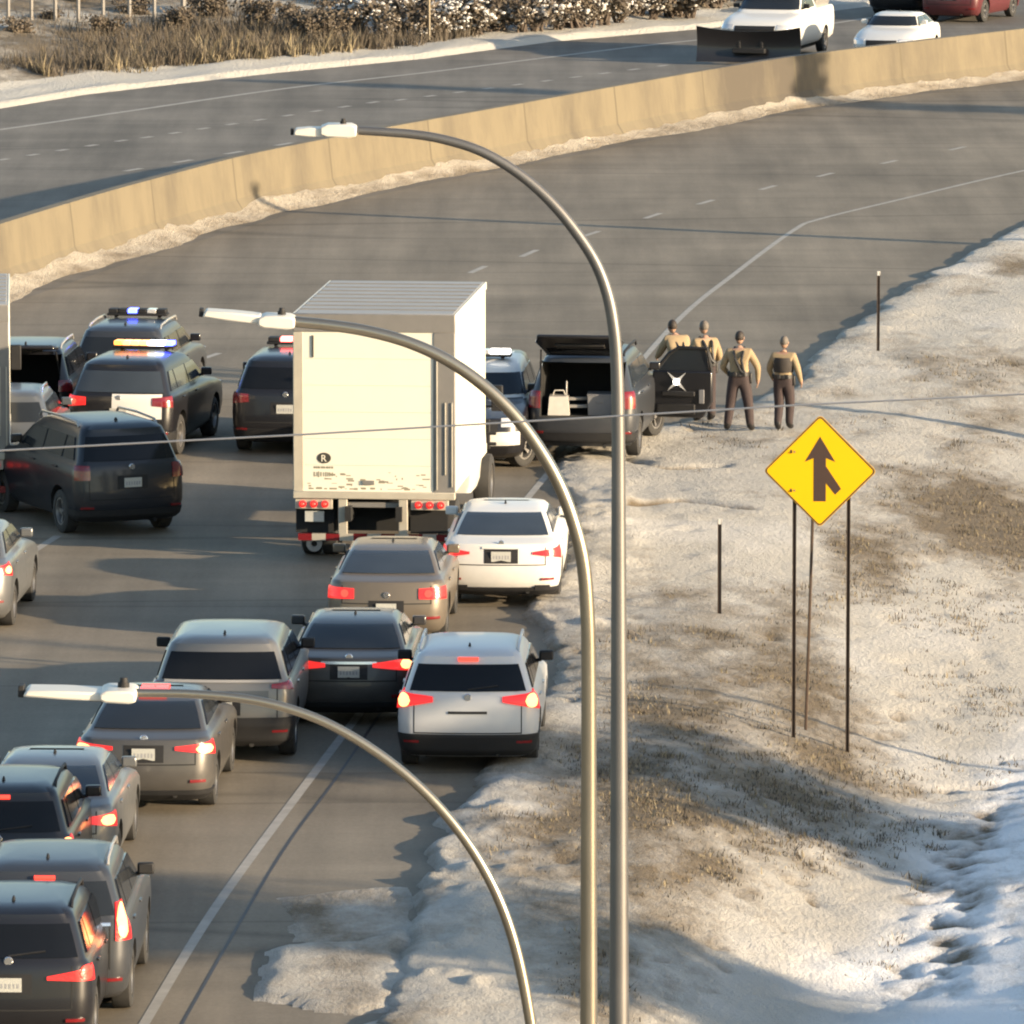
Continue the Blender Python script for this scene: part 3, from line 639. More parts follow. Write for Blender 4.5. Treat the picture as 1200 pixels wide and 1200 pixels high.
    def side_panel(s, mb, sx, ya, yb, z0, z1, off=.012, mi=0):
        # ya, yb: functions of z giving rear/front limits
        zs = [z0 + (z1 - z0) * i / 5 for i in range(6)]; zs = sorted(set(zs + [float(k) for k in s.T[:, 0] if z0 < k < z1])); G = []
        for z in zs:
            a, b, w = s.at(z)[:3]; a2 = s.at(z + .02)[2]
            for k in range(7):
                t = k / 6; y = ya(z) + (yb(z) - ya(z)) * t
                G.append((w + .012 * .9, y, z, math.atan2(w - a2, .02)))
        n = 7; vs = [(sx * (x + off * math.cos(t)), y, z + off * math.sin(t)) for x, y, z, t in G] + [(sx * (x - .03), y, z) for x, y, z, t in G]; h = len(G); fs = []
        for i in range(len(zs) - 1):
            for k in range(n - 1):
                a, b, c, d = i * n + k, i * n + k + 1, (i + 1) * n + k + 1, (i + 1) * n + k; fs += [(a, b, c, d), (h + d, h + c, h + b, h + a)]
        m = len(zs); per = list(range(n)) + [i * n + n - 1 for i in range(1, m)] + [(m - 1) * n + k for k in range(n - 2, -1, -1)] + [i * n for i in range(m - 2, 0, -1)]
        for a, b in zip(per, per[1:] + per[:1]): fs.append((b, a, h + a, h + b))
        mb.add(vs, fs, mi)

def wheel_into(parent, x, y, r, w=.23, steer=0.0):
    e = MB(); sg = 1 if x > 0 else -1
    hw = w / 2
    prof = [(-hw, r * .66), (-hw, r * .9), (-hw * .82, r * .985), (-hw * .4, r), (hw * .4, r), (hw * .82, r * .985), (hw, r * .9), (hw, r * .66), (hw * .6, r * .62), (-hw * .6, r * .62)]
    e.lathe_x(prof, (0, 0, 0)); o = e.build('wheel', M['tyre'], parent); o.location = (x, y, r); o.rotation_euler = (0, 0, steer)
    m = MB(); xo = sg * hw * .72
    m.lathe_x([(xo, r * .64), (xo + sg * .02, r * .64), (xo + sg * .02, r * .56), (xo - sg * .05, r * .52), (xo - sg * .12, r * .52), (xo - sg * .12, r * .64)], (0, 0, 0))
    m.lathe_x([(xo - sg * .03, .002), (xo - sg * .03, r * .15), (xo + sg * .005, r * .13), (xo + sg * .005, .002)], (0, 0, 0), 14)
    for k in range(5):
        a = 2 * math.pi * k / 5
        pts = [(xo - sg * .03, math.cos(a - .25) * r * .1, math.sin(a - .25) * r * .1), (xo - sg * .03, math.cos(a + .25) * r * .1, math.sin(a + .25) * r * .1),
               (xo - sg * .02, math.cos(a + .16) * r * .57, math.sin(a + .16) * r * .57), (xo - sg * .02, math.cos(a - .16) * r * .57, math.sin(a - .16) * r * .57)]
        m.add(pts + [(p[0] - sg * .03, p[1], p[2]) for p in pts], [(0, 1, 2, 3), (7, 6, 5, 4), (0, 4, 5, 1), (1, 5, 6, 2), (2, 6, 7, 3), (3, 7, 4, 0)])
    m.build('rim', M['rim'], o)
    return o

DG = bpy.context.evaluated_depsgraph_get
def bool_cut(o, cutters):
    mb = cutters
    c = mb.build('cutter', [M['trim'], M['under']], None)
    md = o.modifiers.new('b', 'BOOLEAN'); md.operation = 'DIFFERENCE'; md.object = c; md.solver = 'EXACT'
    bpy.context.view_layer.update()
    me = bpy.data.meshes.new_from_object(o.evaluated_get(DG())); o.modifiers.clear(); old = o.data; o.data = me; me.name = o.name
    bpy.data.objects.remove(c); bpy.data.meshes.remove(old)

SPEC = {'sedan': (4.9, 1.85, 1.46, 2.8, .33), 'suv': (4.85, 1.95, 1.75, 2.85, .37), 'pickup': (5.8, 2.03, 1.92, 3.6, .40)}
def vehicle(kind, name, pk, u, v, head, label, cat, L=None, W=None, H=None, tl=None, lit=0, chmsl=None, plate=True, plate_z=None, group=None, axle='rear',
            low=None, glass='glass', rack=False, mirrors='trim', lightbar=None, hatch=False, steer=0.0, exhaust=False, twotone=None, door_open=False, emblem=True, garnish=None, side_glass=None, tail=1.05, bulbs=None, wiper=False, belt=None, roofs=None):
    l0, w0, h0, wb, r = SPEC[kind]; L = L or l0; W = W or w0; H = H or h0; wb = wb * L / l0
    st, (gz0, gz1) = {'sedan': lambda: sedan_stack(L, W, H, tail), 'suv': lambda: suv_stack(L, W, H), 'pickup': lambda: pickup_stack(L, W, H)}[kind]()
    hs = H / h0
    if kind != 'sedan': gz0 *= hs; gz1 *= hs
    else: gz1 = .5 + (gz1 - .5) * (H - .5) / .96; gz0 = .5 + (1.10 - .5) * (H - .5) / .96
    sh = Shell(st, L)
    ra = {'sedan': 1.02, 'suv': .95, 'pickup': 1.2}[kind] * L / l0; ra_y = -L / 2 + ra; fa_y = ra_y + wb
    p = gp(u, v) if not isinstance(u, Vector) else u
    fwd = Vector((math.sin(R(head)), math.cos(R(head)), 0))
    c = p - fwd * (ra_y if axle == 'rear' else fa_y)
    z0 = p.z; c.z = z0
    root = thing(name, c, -R(head), label, cat, group)
    # body with wheel arches (and bed or load space) cut out
    body = sh.mesh().build('body', [M[pk], M['under'], M['trim']] + ([M[twotone]] if twotone else []), None, angle=40)
    cut = MB()
    for y in (ra_y, fa_y):
        for sx in (-1, 1):
            x0, x1 = (W / 2 - .36, W / 2 + .2) if sx > 0 else (-W / 2 - .2, -W / 2 + .36)
            cut.lathe_x([(x0, .0001), (x0, r + .065), (x1, r + .065), (x1, .0001)], (0, y, r + .02), 24, 1)
    if kind == 'pickup':
        cut.box((0, -L / 2 + .98 * L / 5.8, 1.30 * hs), (W - .34, 1.62 * L / 5.8, 1.0), 0, 1)
    if hatch:
        cut.box((0, -L / 2 + .75, (.72 + 1.60) / 2 * hs), (W - .46, 2.1, .88 * hs), 0, 1)
    bool_cut(body, cut)
    if twotone:
        for pl in body.data.polygons:
            if pl.material_index == 0 and twotone_test(pl.center, L, kind): pl.material_index = 3
    finish(body.data, 40); body.parent = root
    T = lambda z: z * hs
    # glass
    a, b, wz = sh.at(gz0)[:3]
    if not hatch:
        mb = MB()
        q1 = lambda z: sh.at(z)[2]
        wq = sh.at((gz0 + gz1) / 2)[2]
        def wq_panel(mb, zz0, zz1, inset, end):
            # trapezoid that follows the narrowing greenhouse
            nz = 5; 
            for i in range(nz): pass
        mb = MB(); trapezoid(sh, mb, gz0, gz1, .085 if kind == 'sedan' else .12, 'rear'); mb.build('rear_window', M[glass], root)
    mb = MB(); trapezoid(sh, mb, gz0 + .02, gz1 - .01, .07, 'front'); mb.build('windshield', M[glass], root)
    A = lambda z: -L / 2 + sh.at(z)[0]; B = lambda z: L / 2 - sh.at(z)[1]
    y_mid = (A(gz0) + B(gz0)) / 2 - .1
    zs0, zs1 = gz0 + .01, gz1 + .0
    for sx in (-1, 1):
        rr = .32 if kind == 'sedan' else .34
        cuts = {'sedan': [(None, y_mid + .0), (y_mid + .07, None)], 'suv': [(None, y_mid - .75), (y_mid - .68, y_mid + .22), (y_mid + .29, None)], 'pickup': [(None, y_mid + .25), (y_mid + .32, None)]}[kind]
        for ya, yb in cuts:
            mb = MB()
            fa = (lambda z, ya=ya: A(z) + rr) if ya is None else (lambda z, ya=ya: ya)
            fb = (lambda z, yb=yb: B(z) - .28) if yb is None else (lambda z, yb=yb: yb)
            sh.side_panel(mb, sx, fa, fb, zs0, zs1 - .02); mb.build('side_window', M[side_glass or glass], root)
    # lower rear cladding, bumper
    if low:
        mb = MB(); sh.panel(mb, -(W / 2 + .35), W / 2 + .35, low[0], low[1], 'rear', .02, 26); mb.build('bumper', M[low[2]], root)
    # tail lamps
    if tl:
        for i, sx in enumerate((-1, 1)):
            lv = lit[i] if hasattr(lit, '__len__') else lit
            lamp(sh, root, sx, tl, lv, bulbs)
    if chmsl:
        w_, dz, on = chmsl; mb = MB(); sh.panel(mb, -w_, w_, gz1 + dz, gz1 + dz + .05, 'rear', .045, 6); mb.build('brake_light', M['redhot' if on else 'redlens'], root)
    # rear door cut lines, plate recess, plate, emblem
    pz = plate_z or {'sedan': .80, 'suv': .84, 'pickup': .62}[kind] * hs
    if not hatch:
        if plate:
            mb = MB(); sh.panel(mb, -.27, .27, pz - .11, pz + .12, 'rear', .004, 4); pr_ = mb.build('plate_recess', M['trim'], root)
            mb = MB(); y_ = sh.pos(0, pz, 'rear').y; mb.box((0, y_ - .012, pz), (.31, .012, .16)); qq = random.Random(u if not isinstance(u, Vector) else 1)
            for k in range(6): mb.box((-.115 + .046 * k, y_ - .0195, pz - .012), (qq.uniform(.016, .03), .002, qq.uniform(.05, .065)), 0, 1)
            mb.build('licence_plate', [M['plate'], M['platemark']], root)
        if emblem:
            ez = pz + (.20 if kind == 'sedan' else .26); e = MB(); p_ = sh.pos(0, ez, 'rear'); e.lathe_x([(-.012, .001), (-.012, .045), (.006, .055), (.006, .001)], (0, 0, 0), 18)
            eo = e.build('emblem', M['chrome'], root); eo.location = (p_.x, p_.y - .006, ez); eo.rotation_euler = (0, 0, math.pi / 2)
        if garnish:
            z_, w_, mt_ = garnish; mb = MB(); sh.panel(mb, -w_, w_, z_ - .018, z_ + .018, 'rear', .014, 12); mb.build('trim_strip', M[mt_], root)
        # shut line
        mb = MB(); zz = {'sedan': .70, 'suv': .60, 'pickup': .72}[kind] * hs; sh.panel(mb, -W / 2 + .22, W / 2 - .22, zz - .008, zz + .008, 'rear', .003, 12)
        zt = {'sedan': 1.0, 'suv': 1.12, 'pickup': 1.26}[kind] * hs
        for sx in (-1, 1): sh.panel(mb, sx * (W / 2 - .22), sx * (W / 2 - .235), zz, zt - .02, 'rear', .003, 2)
        mb.build('shut_line', M['under'], root)
        if wiper: mb = MB(); q_ = sh.pos(0, gz0 + .03, 'rear'); mb.tube([q_ + Vector((0, -.02, 0)), sh.pos(.42, gz0 + .08, 'rear') + Vector((0, -.025, .0))], .011, 6); mb.build('wiper', M['trim'], root)
    # bumper reflectors
    for sx in (-1, 1):
        mb = MB(); z_ = .46 * hs; sh.panel(mb, sx * (W / 2 - .30), sx * (W / 2 - .08), z_, z_ + .035, 'rear', .024, 4); mb.build('reflector', M['redlens'], root)
    # head lamps and grille (seen on cars that face us)
    hz = {'sedan': .66, 'suv': .80, 'pickup': .92}[kind] * hs
    for sx in (-1, 1):
        mb = MB(); sh.panel(mb, sx * (W / 2 - .42), sx * (W / 2 + .10), hz, hz + .15, 'front', .012, 8); mb.build('headlight', M['clearlens'], root)
    mb = MB(); sh.panel(mb, -(W / 2 - .48), W / 2 - .48, hz - .12, hz + .12, 'front', .010, 10); mb.build('grille', M['trim'], root)
    mb = MB(); sh.panel(mb, -(W / 2 - .25), W / 2 - .25, hz - .36, hz - .20, 'front', .010, 10); mb.build('air_intake', M['trim'], root)
    # wheels, mirrors, door handles, floor
    for y in (ra_y, fa_y):
        for sx in (-1, 1): wheel_into(root, sx * (W / 2 - .14), y, r, .24, steer if y == fa_y else 0)
    for sx in (-1, 1):
        zm = gz0 + .02; ym = B(gz0) - .52; mb = MB(); x_ = sh.at(zm)[2]
        mb.box((sx * (x_ + .13), ym, zm + .09), (.20, .09, .14), sx * .12); mb.box((sx * (x_ + .02), ym + .02, zm + .02), (.10, .06, .05))
        mb.build('mirror', M[mirrors], root, .03)
        zh = gz0 - .16
        for yh in (y_mid - .55, y_mid + .55): mb = MB(); mb.box((sx * (sh.at(zh)[2] + .018), yh, zh), (.035, .2, .03)); mb.build('door_handle', M[pk], root, .008)
    mb = MB(); mb.box((0, 0, .30 * hs), (W - .75, L - .7, .18)); mb.tube([(.3, -L / 2 + .9, .26), (.42, -L / 2 + .10, .27)], .035, 8); mb.build('underbody', M['under'], root)
    if exhaust:
        for sx in (-1, 1): mb = MB(); sh.panel(mb, sx * (W / 2 - .40), sx * (W / 2 - .16), .30, .375, 'rear', .028, 6); mb.build('exhaust', M['under'], root)
    if rack:
        for sx in (-1, 1):
            mb = MB(); zr = H - .03; x_ = sh.at(H - .09 * hs)[2] - .03
            y0_, y1_ = -L / 2 + .75, L / 2 - 2.4
            mb.tube([(sx * x_, y0_, zr - .05), (sx * x_, y0_ + .1, zr + .02), (sx * x_, (y0_ + y1_) / 2, zr + .05), (sx * x_, y1_ - .1, zr + .03), (sx * x_, y1_, zr - .05)], .022, 8); mb.build('roof_rail', M[rack], root)
    if kind != 'pickup':
        mb = MB(); ya_ = -L / 2 + (1.9 if kind == 'sedan' else .85); mb.box((0, ya_, H + .02), (.04, .13, .05), 0, 0, 0, .4); mb.build('antenna', M['trim'], root, .01)
    if lightbar:
        mb = MB(); yb_ = {'suv': -L / 2 + 2.3, 'sedan': -L / 2 + 2.4, 'pickup': -L / 2 + 2.9}[kind]
        mb.box((0, yb_, H + .05), (1.16, .30, .05)); mb.box((-.42, yb_, H + .015), (.06, .2, .06)); mb.box((.42, yb_, H + .015), (.06, .2, .06)); lb = mb.build('light_bar', M['trim'], root, .015)
        n = len(lightbar)
        for i, mk in enumerate(lightbar):
            mb = MB(); mb.box((-.56 + 1.12 * (i + .5) / n, yb_, H + .115), (1.12 / n - .012, .28, .08)); mb.build('lamp_module', M[mk], lb, .012)
    return root, sh, dict(L=L, W=W, H=H, gz0=gz0, gz1=gz1, ra=ra_y, fa=fa_y, hs=hs)
def twotone_test(c, L, kind): return -L * .24 < c.y < L * .16 and c.z > .45
def trapezoid(sh, mb, z0, z1, inset, end, off=.012):
    knots = [float(k) for k in sh.T[:, 0] if z0 < k < z1]; zs = sorted(set([z0 + (z1 - z0) * i / 5 for i in range(6)] + knots)); nq = 12; G = []
    for z in zs:
        w = sum(math.hypot(b[0] - a[0], b[1] - a[1]) for a, b in zip(sh.half(z, end)[:-1], sh.half(z, end)[1:])) - inset - .05
        for i in range(nq + 1):
            q = -w + 2 * w * i / nq; p = sh.pos(q, z, end); dq = sh.pos(q + .01, z, end) - sh.pos(q - .01, z, end); dz = sh.pos(q, z + .008, end) - sh.pos(q, z - .008, end)
            n = dq.cross(dz).normalized(); n = -n if end == 'front' else n; G.append((p, n))
    m = nq + 1; h = len(G); vs = [p + n * off for p, n in G] + [p - n * .03 for p, n in G]; fs = []
    for i in range(len(zs) - 1):
        for k in range(nq): a, b, c, d = i * m + k, i * m + k + 1, (i + 1) * m + k + 1, (i + 1) * m + k; fs += [(a, b, c, d), (h + d, h + c, h + b, h + a)]
    k_ = len(zs); per = list(range(m)) + [i * m + m - 1 for i in range(1, k_)] + [(k_ - 1) * m + k for k in range(m - 2, -1, -1)] + [i * m for i in range(k_ - 2, 0, -1)]
    for a, b in zip(per, per[1:] + per[:1]): fs.append((b, a, h + a, h + b))
    mb.add(vs, fs)
def lamp(sh, root, sx, tl, lv, bulbs):
    q0, q1, a0, a1, b0, b1 = tl[:6]
    f = lambda p, q: (lambda t: p + (q - p) * t)
    mb = MB(); sh.panel(mb, sx * q0, sx * q1, f(a0, b0), f(a1, b1), 'rear', .022, 10)
    if sx < 0: pass
    o = mb.build('taillight', M['redlens' if lv == 0 else 'redlit'], root)
    if lv:
        bq, bz, bw, bh = bulbs or ((q0 * .4 + q1 * .6), (b0 + b1) / 2, .07, .05)
        mb = MB(); g = lambda s: (lambda t: bz + s * bh * (1 - (2 * t - 1) ** 2) ** .5 * .999 + s * .001)
        sh.panel(mb, sx * (bq - bw), sx * (bq + bw), g(-1), g(1), 'rear', .034, 8); mb.build('bulb', M['hotcore' if lv == 2 else 'redhot'], o)

LANE = 'vehicles queued in the right lane'
S3 = ( .0)
# white sedan by the box truck
vehicle('sedan', 'sedan', 'white', 590, 703, 2.2, 'white sedan with unlit dual exhausts beside the back of the cream box truck', 'car', W=1.87, L=5.0, H=1.45, tl=(.50, 1.06, .86, .90, .78, .98), lit=1, bulbs=(.80, .88, .05, .04), group=LANE, exhaust=True, mirrors='white', plate_z=.83, garnish=(.965, .30, 'white'), low=(.22, .34, 'trim'), glass='paleglass')
vehicle('sedan', 'sedan', 'gold', 457, 748, 2.5, 'tan gold sedan with two round red tail lamps behind the box truck', 'car', W=1.83, L=4.8, H=1.40, tl=(.50, .99, .745, .90, .73, .92), lit=1, bulbs=(.64, .82, .06, .055), group=LANE, mirrors='gold', plate_z=.60, glass='paleglass')
vehicle('sedan', 'sedan', 'charcoal', 413, 840, 2, 'charcoal sedan with wide chrome strip between its tail lamps, left of the white crossover', 'car', W=1.83, L=4.85, H=1.39, tl=(.34, 1.08, .86, .92, .78, 1.0), lit=(1, 2), bulbs=(.84, .90, .10, .07), group=LANE, mirrors='charcoal', plate_z=.80, garnish=(.925, .40, 'chrome'), low=(.20, .36, 'under'))
vehicle('suv', 'crossover', 'silverwhite', 551, 895, 2, 'silver white crossover with black lower bumper nearest the snowy verge', 'car', W=1.95, L=4.9, H=1.68, tl=(.48, 1.12, 1.0, 1.07, .88, 1.14), lit=2, bulbs=(.90, 1.01, .10, .085), chmsl=(.14, .045, 1), group=LANE, low=(.26, .56, 'trim'), rack='silverwhite', mirrors='trim', plate=False, garnish=(.86, .27, 'trim'), glass='tint', wiper=True)
vS, shS, dS = vehicle('suv', 'suv', 'silver', 265, 883, 2, 'silver grey suv with black lower bumper and large dark mirrors beyond the bronze sedan', 'suv', W=2.02, L=5.1, H=1.73, tl=(.70, 1.06, 1.06, 1.11, 1.03, 1.16), lit=0, group=LANE, low=(.26, .66, 'trim'), mirrors='trim', plate=True, plate_z=.80, glass='tint', emblem=False, garnish=(1.155, .80, 'palesilver'))
mb = MB(); shS.panel(mb, -.66, .66, .88, 1.03, 'rear', .012, 12); mb.build('tailgate_panel', M['steelgrey'], vS)
vehicle('sedan', 'sedan', 'bronze', 176, 942, 2.6, 'bronze grey sedan with bright brake lights and a high red lamp at its roof', 'car', W=1.85, L=4.88, H=1.44, tl=(.42, 1.08, .88, .93, .80, .99), lit=2, bulbs=(.84, .89, .14, .06), chmsl=(.19, .045, 1), group=LANE, mirrors='trim', plate_z=.83, low=(.20, .34, 'trim'))
LEFT = 'vehicles queued at the lower left'
vehicle('sedan', 'sedan', 'midgrey', 58, 1026, 2, 'light grey sedan between the bronze sedan and the black crossover', 'car', W=1.83, L=4.8, H=1.46, tl=(.46, 1.06, .84, .90, .76, .96), lit=2, bulbs=(.86, .86, .12, .065), group=LEFT, mirrors='midgrey', glass='paleglass')
vehicle('suv', 'crossover', 'black', 6, 1070, 2, 'black crossover with red lamps, cut by the frame behind the light grey sedan', 'car', W=1.86, L=4.6, H=1.70, tl=(.44, 1.02, .94, .99, .90, 1.10), lit=2, bulbs=(.86, 1.0, .10, .075), chmsl=(.13, .03, 1), group=LEFT, rack='trim', mirrors='black', glass='tint', garnish=(.93, .40, 'chrome'), wiper=True)
vehicle('suv', 'suv', 'slate', 58, 1180, 1, 'dark grey suv with a tall upright lit tail lamp and roof rack', 'suv', W=2.0, L=4.75, H=1.80, tl=(.84, 1.10, .94, 1.36, .94, 1.36), lit=2, bulbs=(.93, 1.16, .08, .19), chmsl=(.12, .02, 1), group=LEFT, rack='palesilver', mirrors='trim', glass='glass', garnish=(1.13, .78, 'chrome'))
vehicle('suv', 'crossover', 'black', 18, 1226, 1.5, 'black crossover with pale licence plate, nearest the camera in the bottom corner', 'car', W=1.90, L=4.7, H=1.72, tl=(.44, 1.06, .93, .97, .90, 1.08), lit=1, bulbs=(.90, 1.0, .09, .08), group=LEFT, rack='trim', mirrors='black', glass='tint', plate_z=.88, wiper=True)
vehicle('sedan', 'sedan', 'midgrey', -50, 732, 3, 'silver car mostly outside the left edge with one lit tail lamp', 'car', W=1.85, L=4.8, H=1.50, tl=(.50, 1.1, .95, 1.0, .86, 1.06), lit=2, bulbs=(.95, .96, .08, .05), mirrors='midgrey', tail=1.12)
# emergency scene
PG = 'patrol vehicles at the stop'
vehicle('suv', 'suv', 'navy', 133, 621, -23, 'near black suv turned left across the lane below the patrol cars', 'suv', W=1.98, L=5.1, H=1.90, tl=(.74, 1.02, .98, 1.22, .98, 1.22), lit=0, mirrors='black', glass='tint', plate_z=.93, low=(.30, .48, 'trim'), rack='palesilver', side_glass='glass')
vehicle('suv', 'hatchback', 'steelgrey', 8, 560, 2, 'grey hatchback with silver window frame squeezed in by the left box truck', 'car', W=1.80, L=4.3, H=1.60, tl=(.6, 1.0, .9, 1.05, .9, 1.05), lit=0, group=PG, glass='glass', mirrors='steelgrey', rack='chrome')
vB, shB, dB = vehicle('suv', 'patrol_suv', 'black', 32, 512, 4, 'black suv with its tailgate raised, left of the patrol car with amber lights', 'suv', W=1.9, L=5.0, H=1.76, tl=(.70, 1.0, .95, 1.15, .95, 1.15), lit=0, hatch=True, group=PG, glass='tint', mirrors='black', rack='palesilver')
vA, shA, dA = vehicle('suv', 'patrol_suv', 'black', 152, 531, 10, 'black and white patrol suv with amber and blue lights glowing along its roof', 'suv', W=1.98, L=5.0, H=1.78, tl=(.62, 1.02, .98, 1.12, .94, 1.14), lit=(1, 0), lightbar=['amberlit', 'hotcore', 'hotcore', 'hotcore', 'whitelit', 'bluewhite', 'bluelit'], group=PG, glass='paleglass', mirrors='black', low=(.30, .50, 'trim'))
mb = MB(); shA.panel(mb, -.12, .80, .74, 1.185, 'rear', .010, 10); mb.build('tailgate_panel', M['white'], vA)
vehicle('suv', 'patrol_suv', 'slate', 149, 487, 7, 'dark grey patrol suv farthest back on the left, beyond the amber lit one', 'suv', W=1.95, L=5.0, H=1.76, tl=(.60, 1.02, .98, 1.10, .94, 1.12), lit=(0, 1), bulbs=(.85, 1.06, .14, .03), group=PG, glass='glass', mirrors='black', rack='palesilver', lightbar=['trim', 'trim', 'bluelit', 'trim', 'clearlens', 'trim'])
vehicle('suv', 'patrol_suv', 'black', 341, 527, 5, 'black patrol suv with red roof lights peeking from behind the box truck', 'suv', W=2.0, L=5.0, H=1.79, tl=(.68, 1.02, .98, 1.12, .94, 1.14), lit=0, lightbar=['trim', 'redled', 'redled', 'redled', 'trim'], group=PG, glass='tint', mirrors='black', low=(.30, .50, 'trim'))
v7, sh7, d7 = vehicle('suv', 'patrol_suv', 'black', 555, 546, 184, 'black and white patrol suv facing the camera beside the box truck', 'suv', W=1.98, L=4.95, H=1.80, axle='front', steer=-.55, lightbar=['whitelit', 'whitelit', 'clearlens', 'trim', 'clearlens', 'whitelit'], group=PG, glass='glass', mirrors='black', tl=(.62, 1.02, .98, 1.12, .94, 1.14), twotone='white')
mb = MB(); sh7.panel(mb, -.95, .95, .50, .74, 'front', .02, 14); mb.build('bumper', M['white'], v7)
mb = MB()
for sx in (-1, 1): mb.box((sx * .34, d7['L'] / 2 + .10, .72), (.09, .10, .55))
for z_ in (.55, .74, .93): mb.box((0, d7['L'] / 2 + .12, z_), (1.0, .07, .06))
mb.build('push_bar', M['trim'], v7, .02)
vT, shT, dT = vehicle('suv', 'patrol_suv', 'slate', 688, 533, 7, 'dark blue grey suv on the snow with raised tailgate and open passenger door', 'suv', W=1.98, L=5.2, H=1.92, tl=(.76, 1.0, .95, 1.25, .95, 1.25), lit=0, hatch=True, group=PG, glass='paleglass', mirrors='black', low=(.34, .52, 'trim'), steer=-.35, rack='trim')
def raised_gate(root, d, pk, ang):
    L, W, H, hs = d['L'], d['W'], d['H'], d['hs']
    e = MB(); w = W / 2 - .25; ln = .98 * hs
    # a shaped panel (outer skin, window opening) hinged at the roof's rear edge; local x across, y back, z up
    pts = [(-w + .08, 0), (w - .08, 0), (w, .45), (w + .06, .75), (w, ln), (-w, ln), (-w - .06, .75), (-w, .45)]
    e.prism(pts, Matrix.Identity(4), .07); g = e.build('tailgate', M[pk], root, .03)
    g.location = (0, -L / 2 + .44 * L / 4.95, H - .06); g.rotation_euler = (R(ang), 0, math.pi)
    e = MB(); e.prism([(-w + .16, .08), (w - .16, .08), (w - .10, .46), (-w + .10, .46)], Matrix.Translation((0, 0, -.008)), .086); e.build('tailgate_window', M['tint'], g)
    e = MB(); e.box((0, .66, -.02), (.9, .16, .05)); e.build('inner_panel', M['trim'], g, .01)
    for sx in (-1, 1):
        e = MB(); p0 = Vector((sx * (w + .02), -L / 2 + .28, 1.12 * hs)); p1 = Vector((sx * (w - .02), -L / 2 + .44 - .5 * math.cos(R(ang)), H - .1 + .5 * math.sin(R(ang)))); e.tube([p0, p1], .016, 6); e.build('gas_strut', M['trim'], root)
raised_gate(vT, dT, 'black', 24); raised_gate(vB, dB, 'black', 6)
def front_door(root, sh, d, pk):
    # passenger door swung square to the body; local x runs away from the hinge
    L, W, hs = d['L'], d['W'], d['hs']; e = MB()
    zb, zw, zt, ln = .40 * hs, d['gz0'], d['gz1'] + .03, 1.12
    prof = [(0, zb + .08), (.10, zb), (ln - .18, zb), (ln, zb + .30), (ln, zw), (0, zw)]
    e.prism([(x, z) for x, z in prof], Matrix.Rotation(math.pi / 2, 4, 'X'), .13)
    o = e.build('door', M[pk], root, .03); o.location = (W / 2 - .03, d['fa'] - .62, 0); o.rotation_euler = (0, 0, R(-6))
    e = MB(); e.tube([(.03, -.06, zw - .02), (.30, -.075, zt - .12), (.48, -.08, zt), (ln - .10, -.08, zt - .01), (ln - .02, -.06, zw - .02)], .035, 8); e.build('window_frame', M['trim'], o)
    e = MB(); e.prism([(.10, zw), (.33, zt - .14), (.49, zt - .02), (ln - .13, zt - .03), (ln - .06, zw)], Matrix.Translation((0, -.065, 0)) @ Matrix.Rotation(math.pi / 2, 4, 'X'), .012); e.build('door_window', M['glass'], o)
    e = MB(); e.box((.50, -.165, zw - .42), (.62, .07, .10)); e.box((.45, -.15, zb + .16), (.72, .06, .20)); e.build('armrest', M['trim'], o, .02)
    e = MB(); e.ball((.46, -.18, zw - .20), (.06, .03, .06), 12); e.build('door_glint', M['whitelit'], o)  # sun glint on the door, modelled as a glowing ball
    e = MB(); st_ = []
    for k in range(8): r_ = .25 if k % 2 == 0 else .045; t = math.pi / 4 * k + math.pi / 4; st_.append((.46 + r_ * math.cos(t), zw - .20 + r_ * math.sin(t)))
    e.prism(st_, Matrix.Translation((0, -.134, 0)) @ Matrix.Rotation(math.pi / 2, 4, 'X'), .012); e.build('glint_star', M['clearlens'], o)  # spikes of the same glint, cut as a pale flat star
    e = MB(); e.box((.93, -.15, zb + .40), (.10, .03, .26)); e.build('speaker_grille', M['crate'], o, .01)
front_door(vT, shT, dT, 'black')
# cargo in the open load space of the blue grey suv
def local(root, p): return root.matrix_world @ Vector(p)
bpy.context.view_layer.update()
zf = .72 * dT['hs'] + .005
for name, (x, y, w, dp, h, mk), lab in (('storage_bin', (.28, -dT['L'] / 2 + .62, .42, .5, .36, 'crate'), 'grey plastic bin on the right of the open cargo space'),
                                   ('duffel_bag', (-.46, -dT['L'] / 2 + .56, .40, .5, .34, 'paper'), 'pale bag on the left of the open cargo space')):
    e = MB(); e.box((0, 0, h / 2), (w, dp, h), 0, 0, 0, 1.06 if name == 'storage_bin' else .86)
    if name == 'storage_bin': e.box((0, 0, h + .015), (w * 1.1, dp * 1.1, .03)); e.box((0, -dp / 2 - .01, h * .7), (.14, .02, .05))
    else: e.tube([(-.12, 0, h * .95), (-.08, 0, h + .09), (.08, 0, h + .09), (.12, 0, h * .95)], .015, 6)
    o = e.build(name, M[mk], None, .02 if name == 'storage_bin' else .08, seg=3); o.location = local(vT, (x, y, zf)); o.rotation_euler = (0, 0, vT.rotation_euler.z + .08); tag(o, lab, name.split('_')[1])
e = MB(); e.tube([(-.20, 0, .01), (-.19, 0, .62)], .018, 8); e.box((0, 0, .30), (.42, .05, .05), .2, 0, .3); e.box((.02, .02, .16), (.34, .10, .06)); o = e.build('tool_rack', M['palesilver'], None, .008); o.location = local(vT, (-.12, -dT['L'] / 2 + .45, zf)); tag(o, 'metal stand with upright rod between bag and bin in the open cargo space', 'rack')

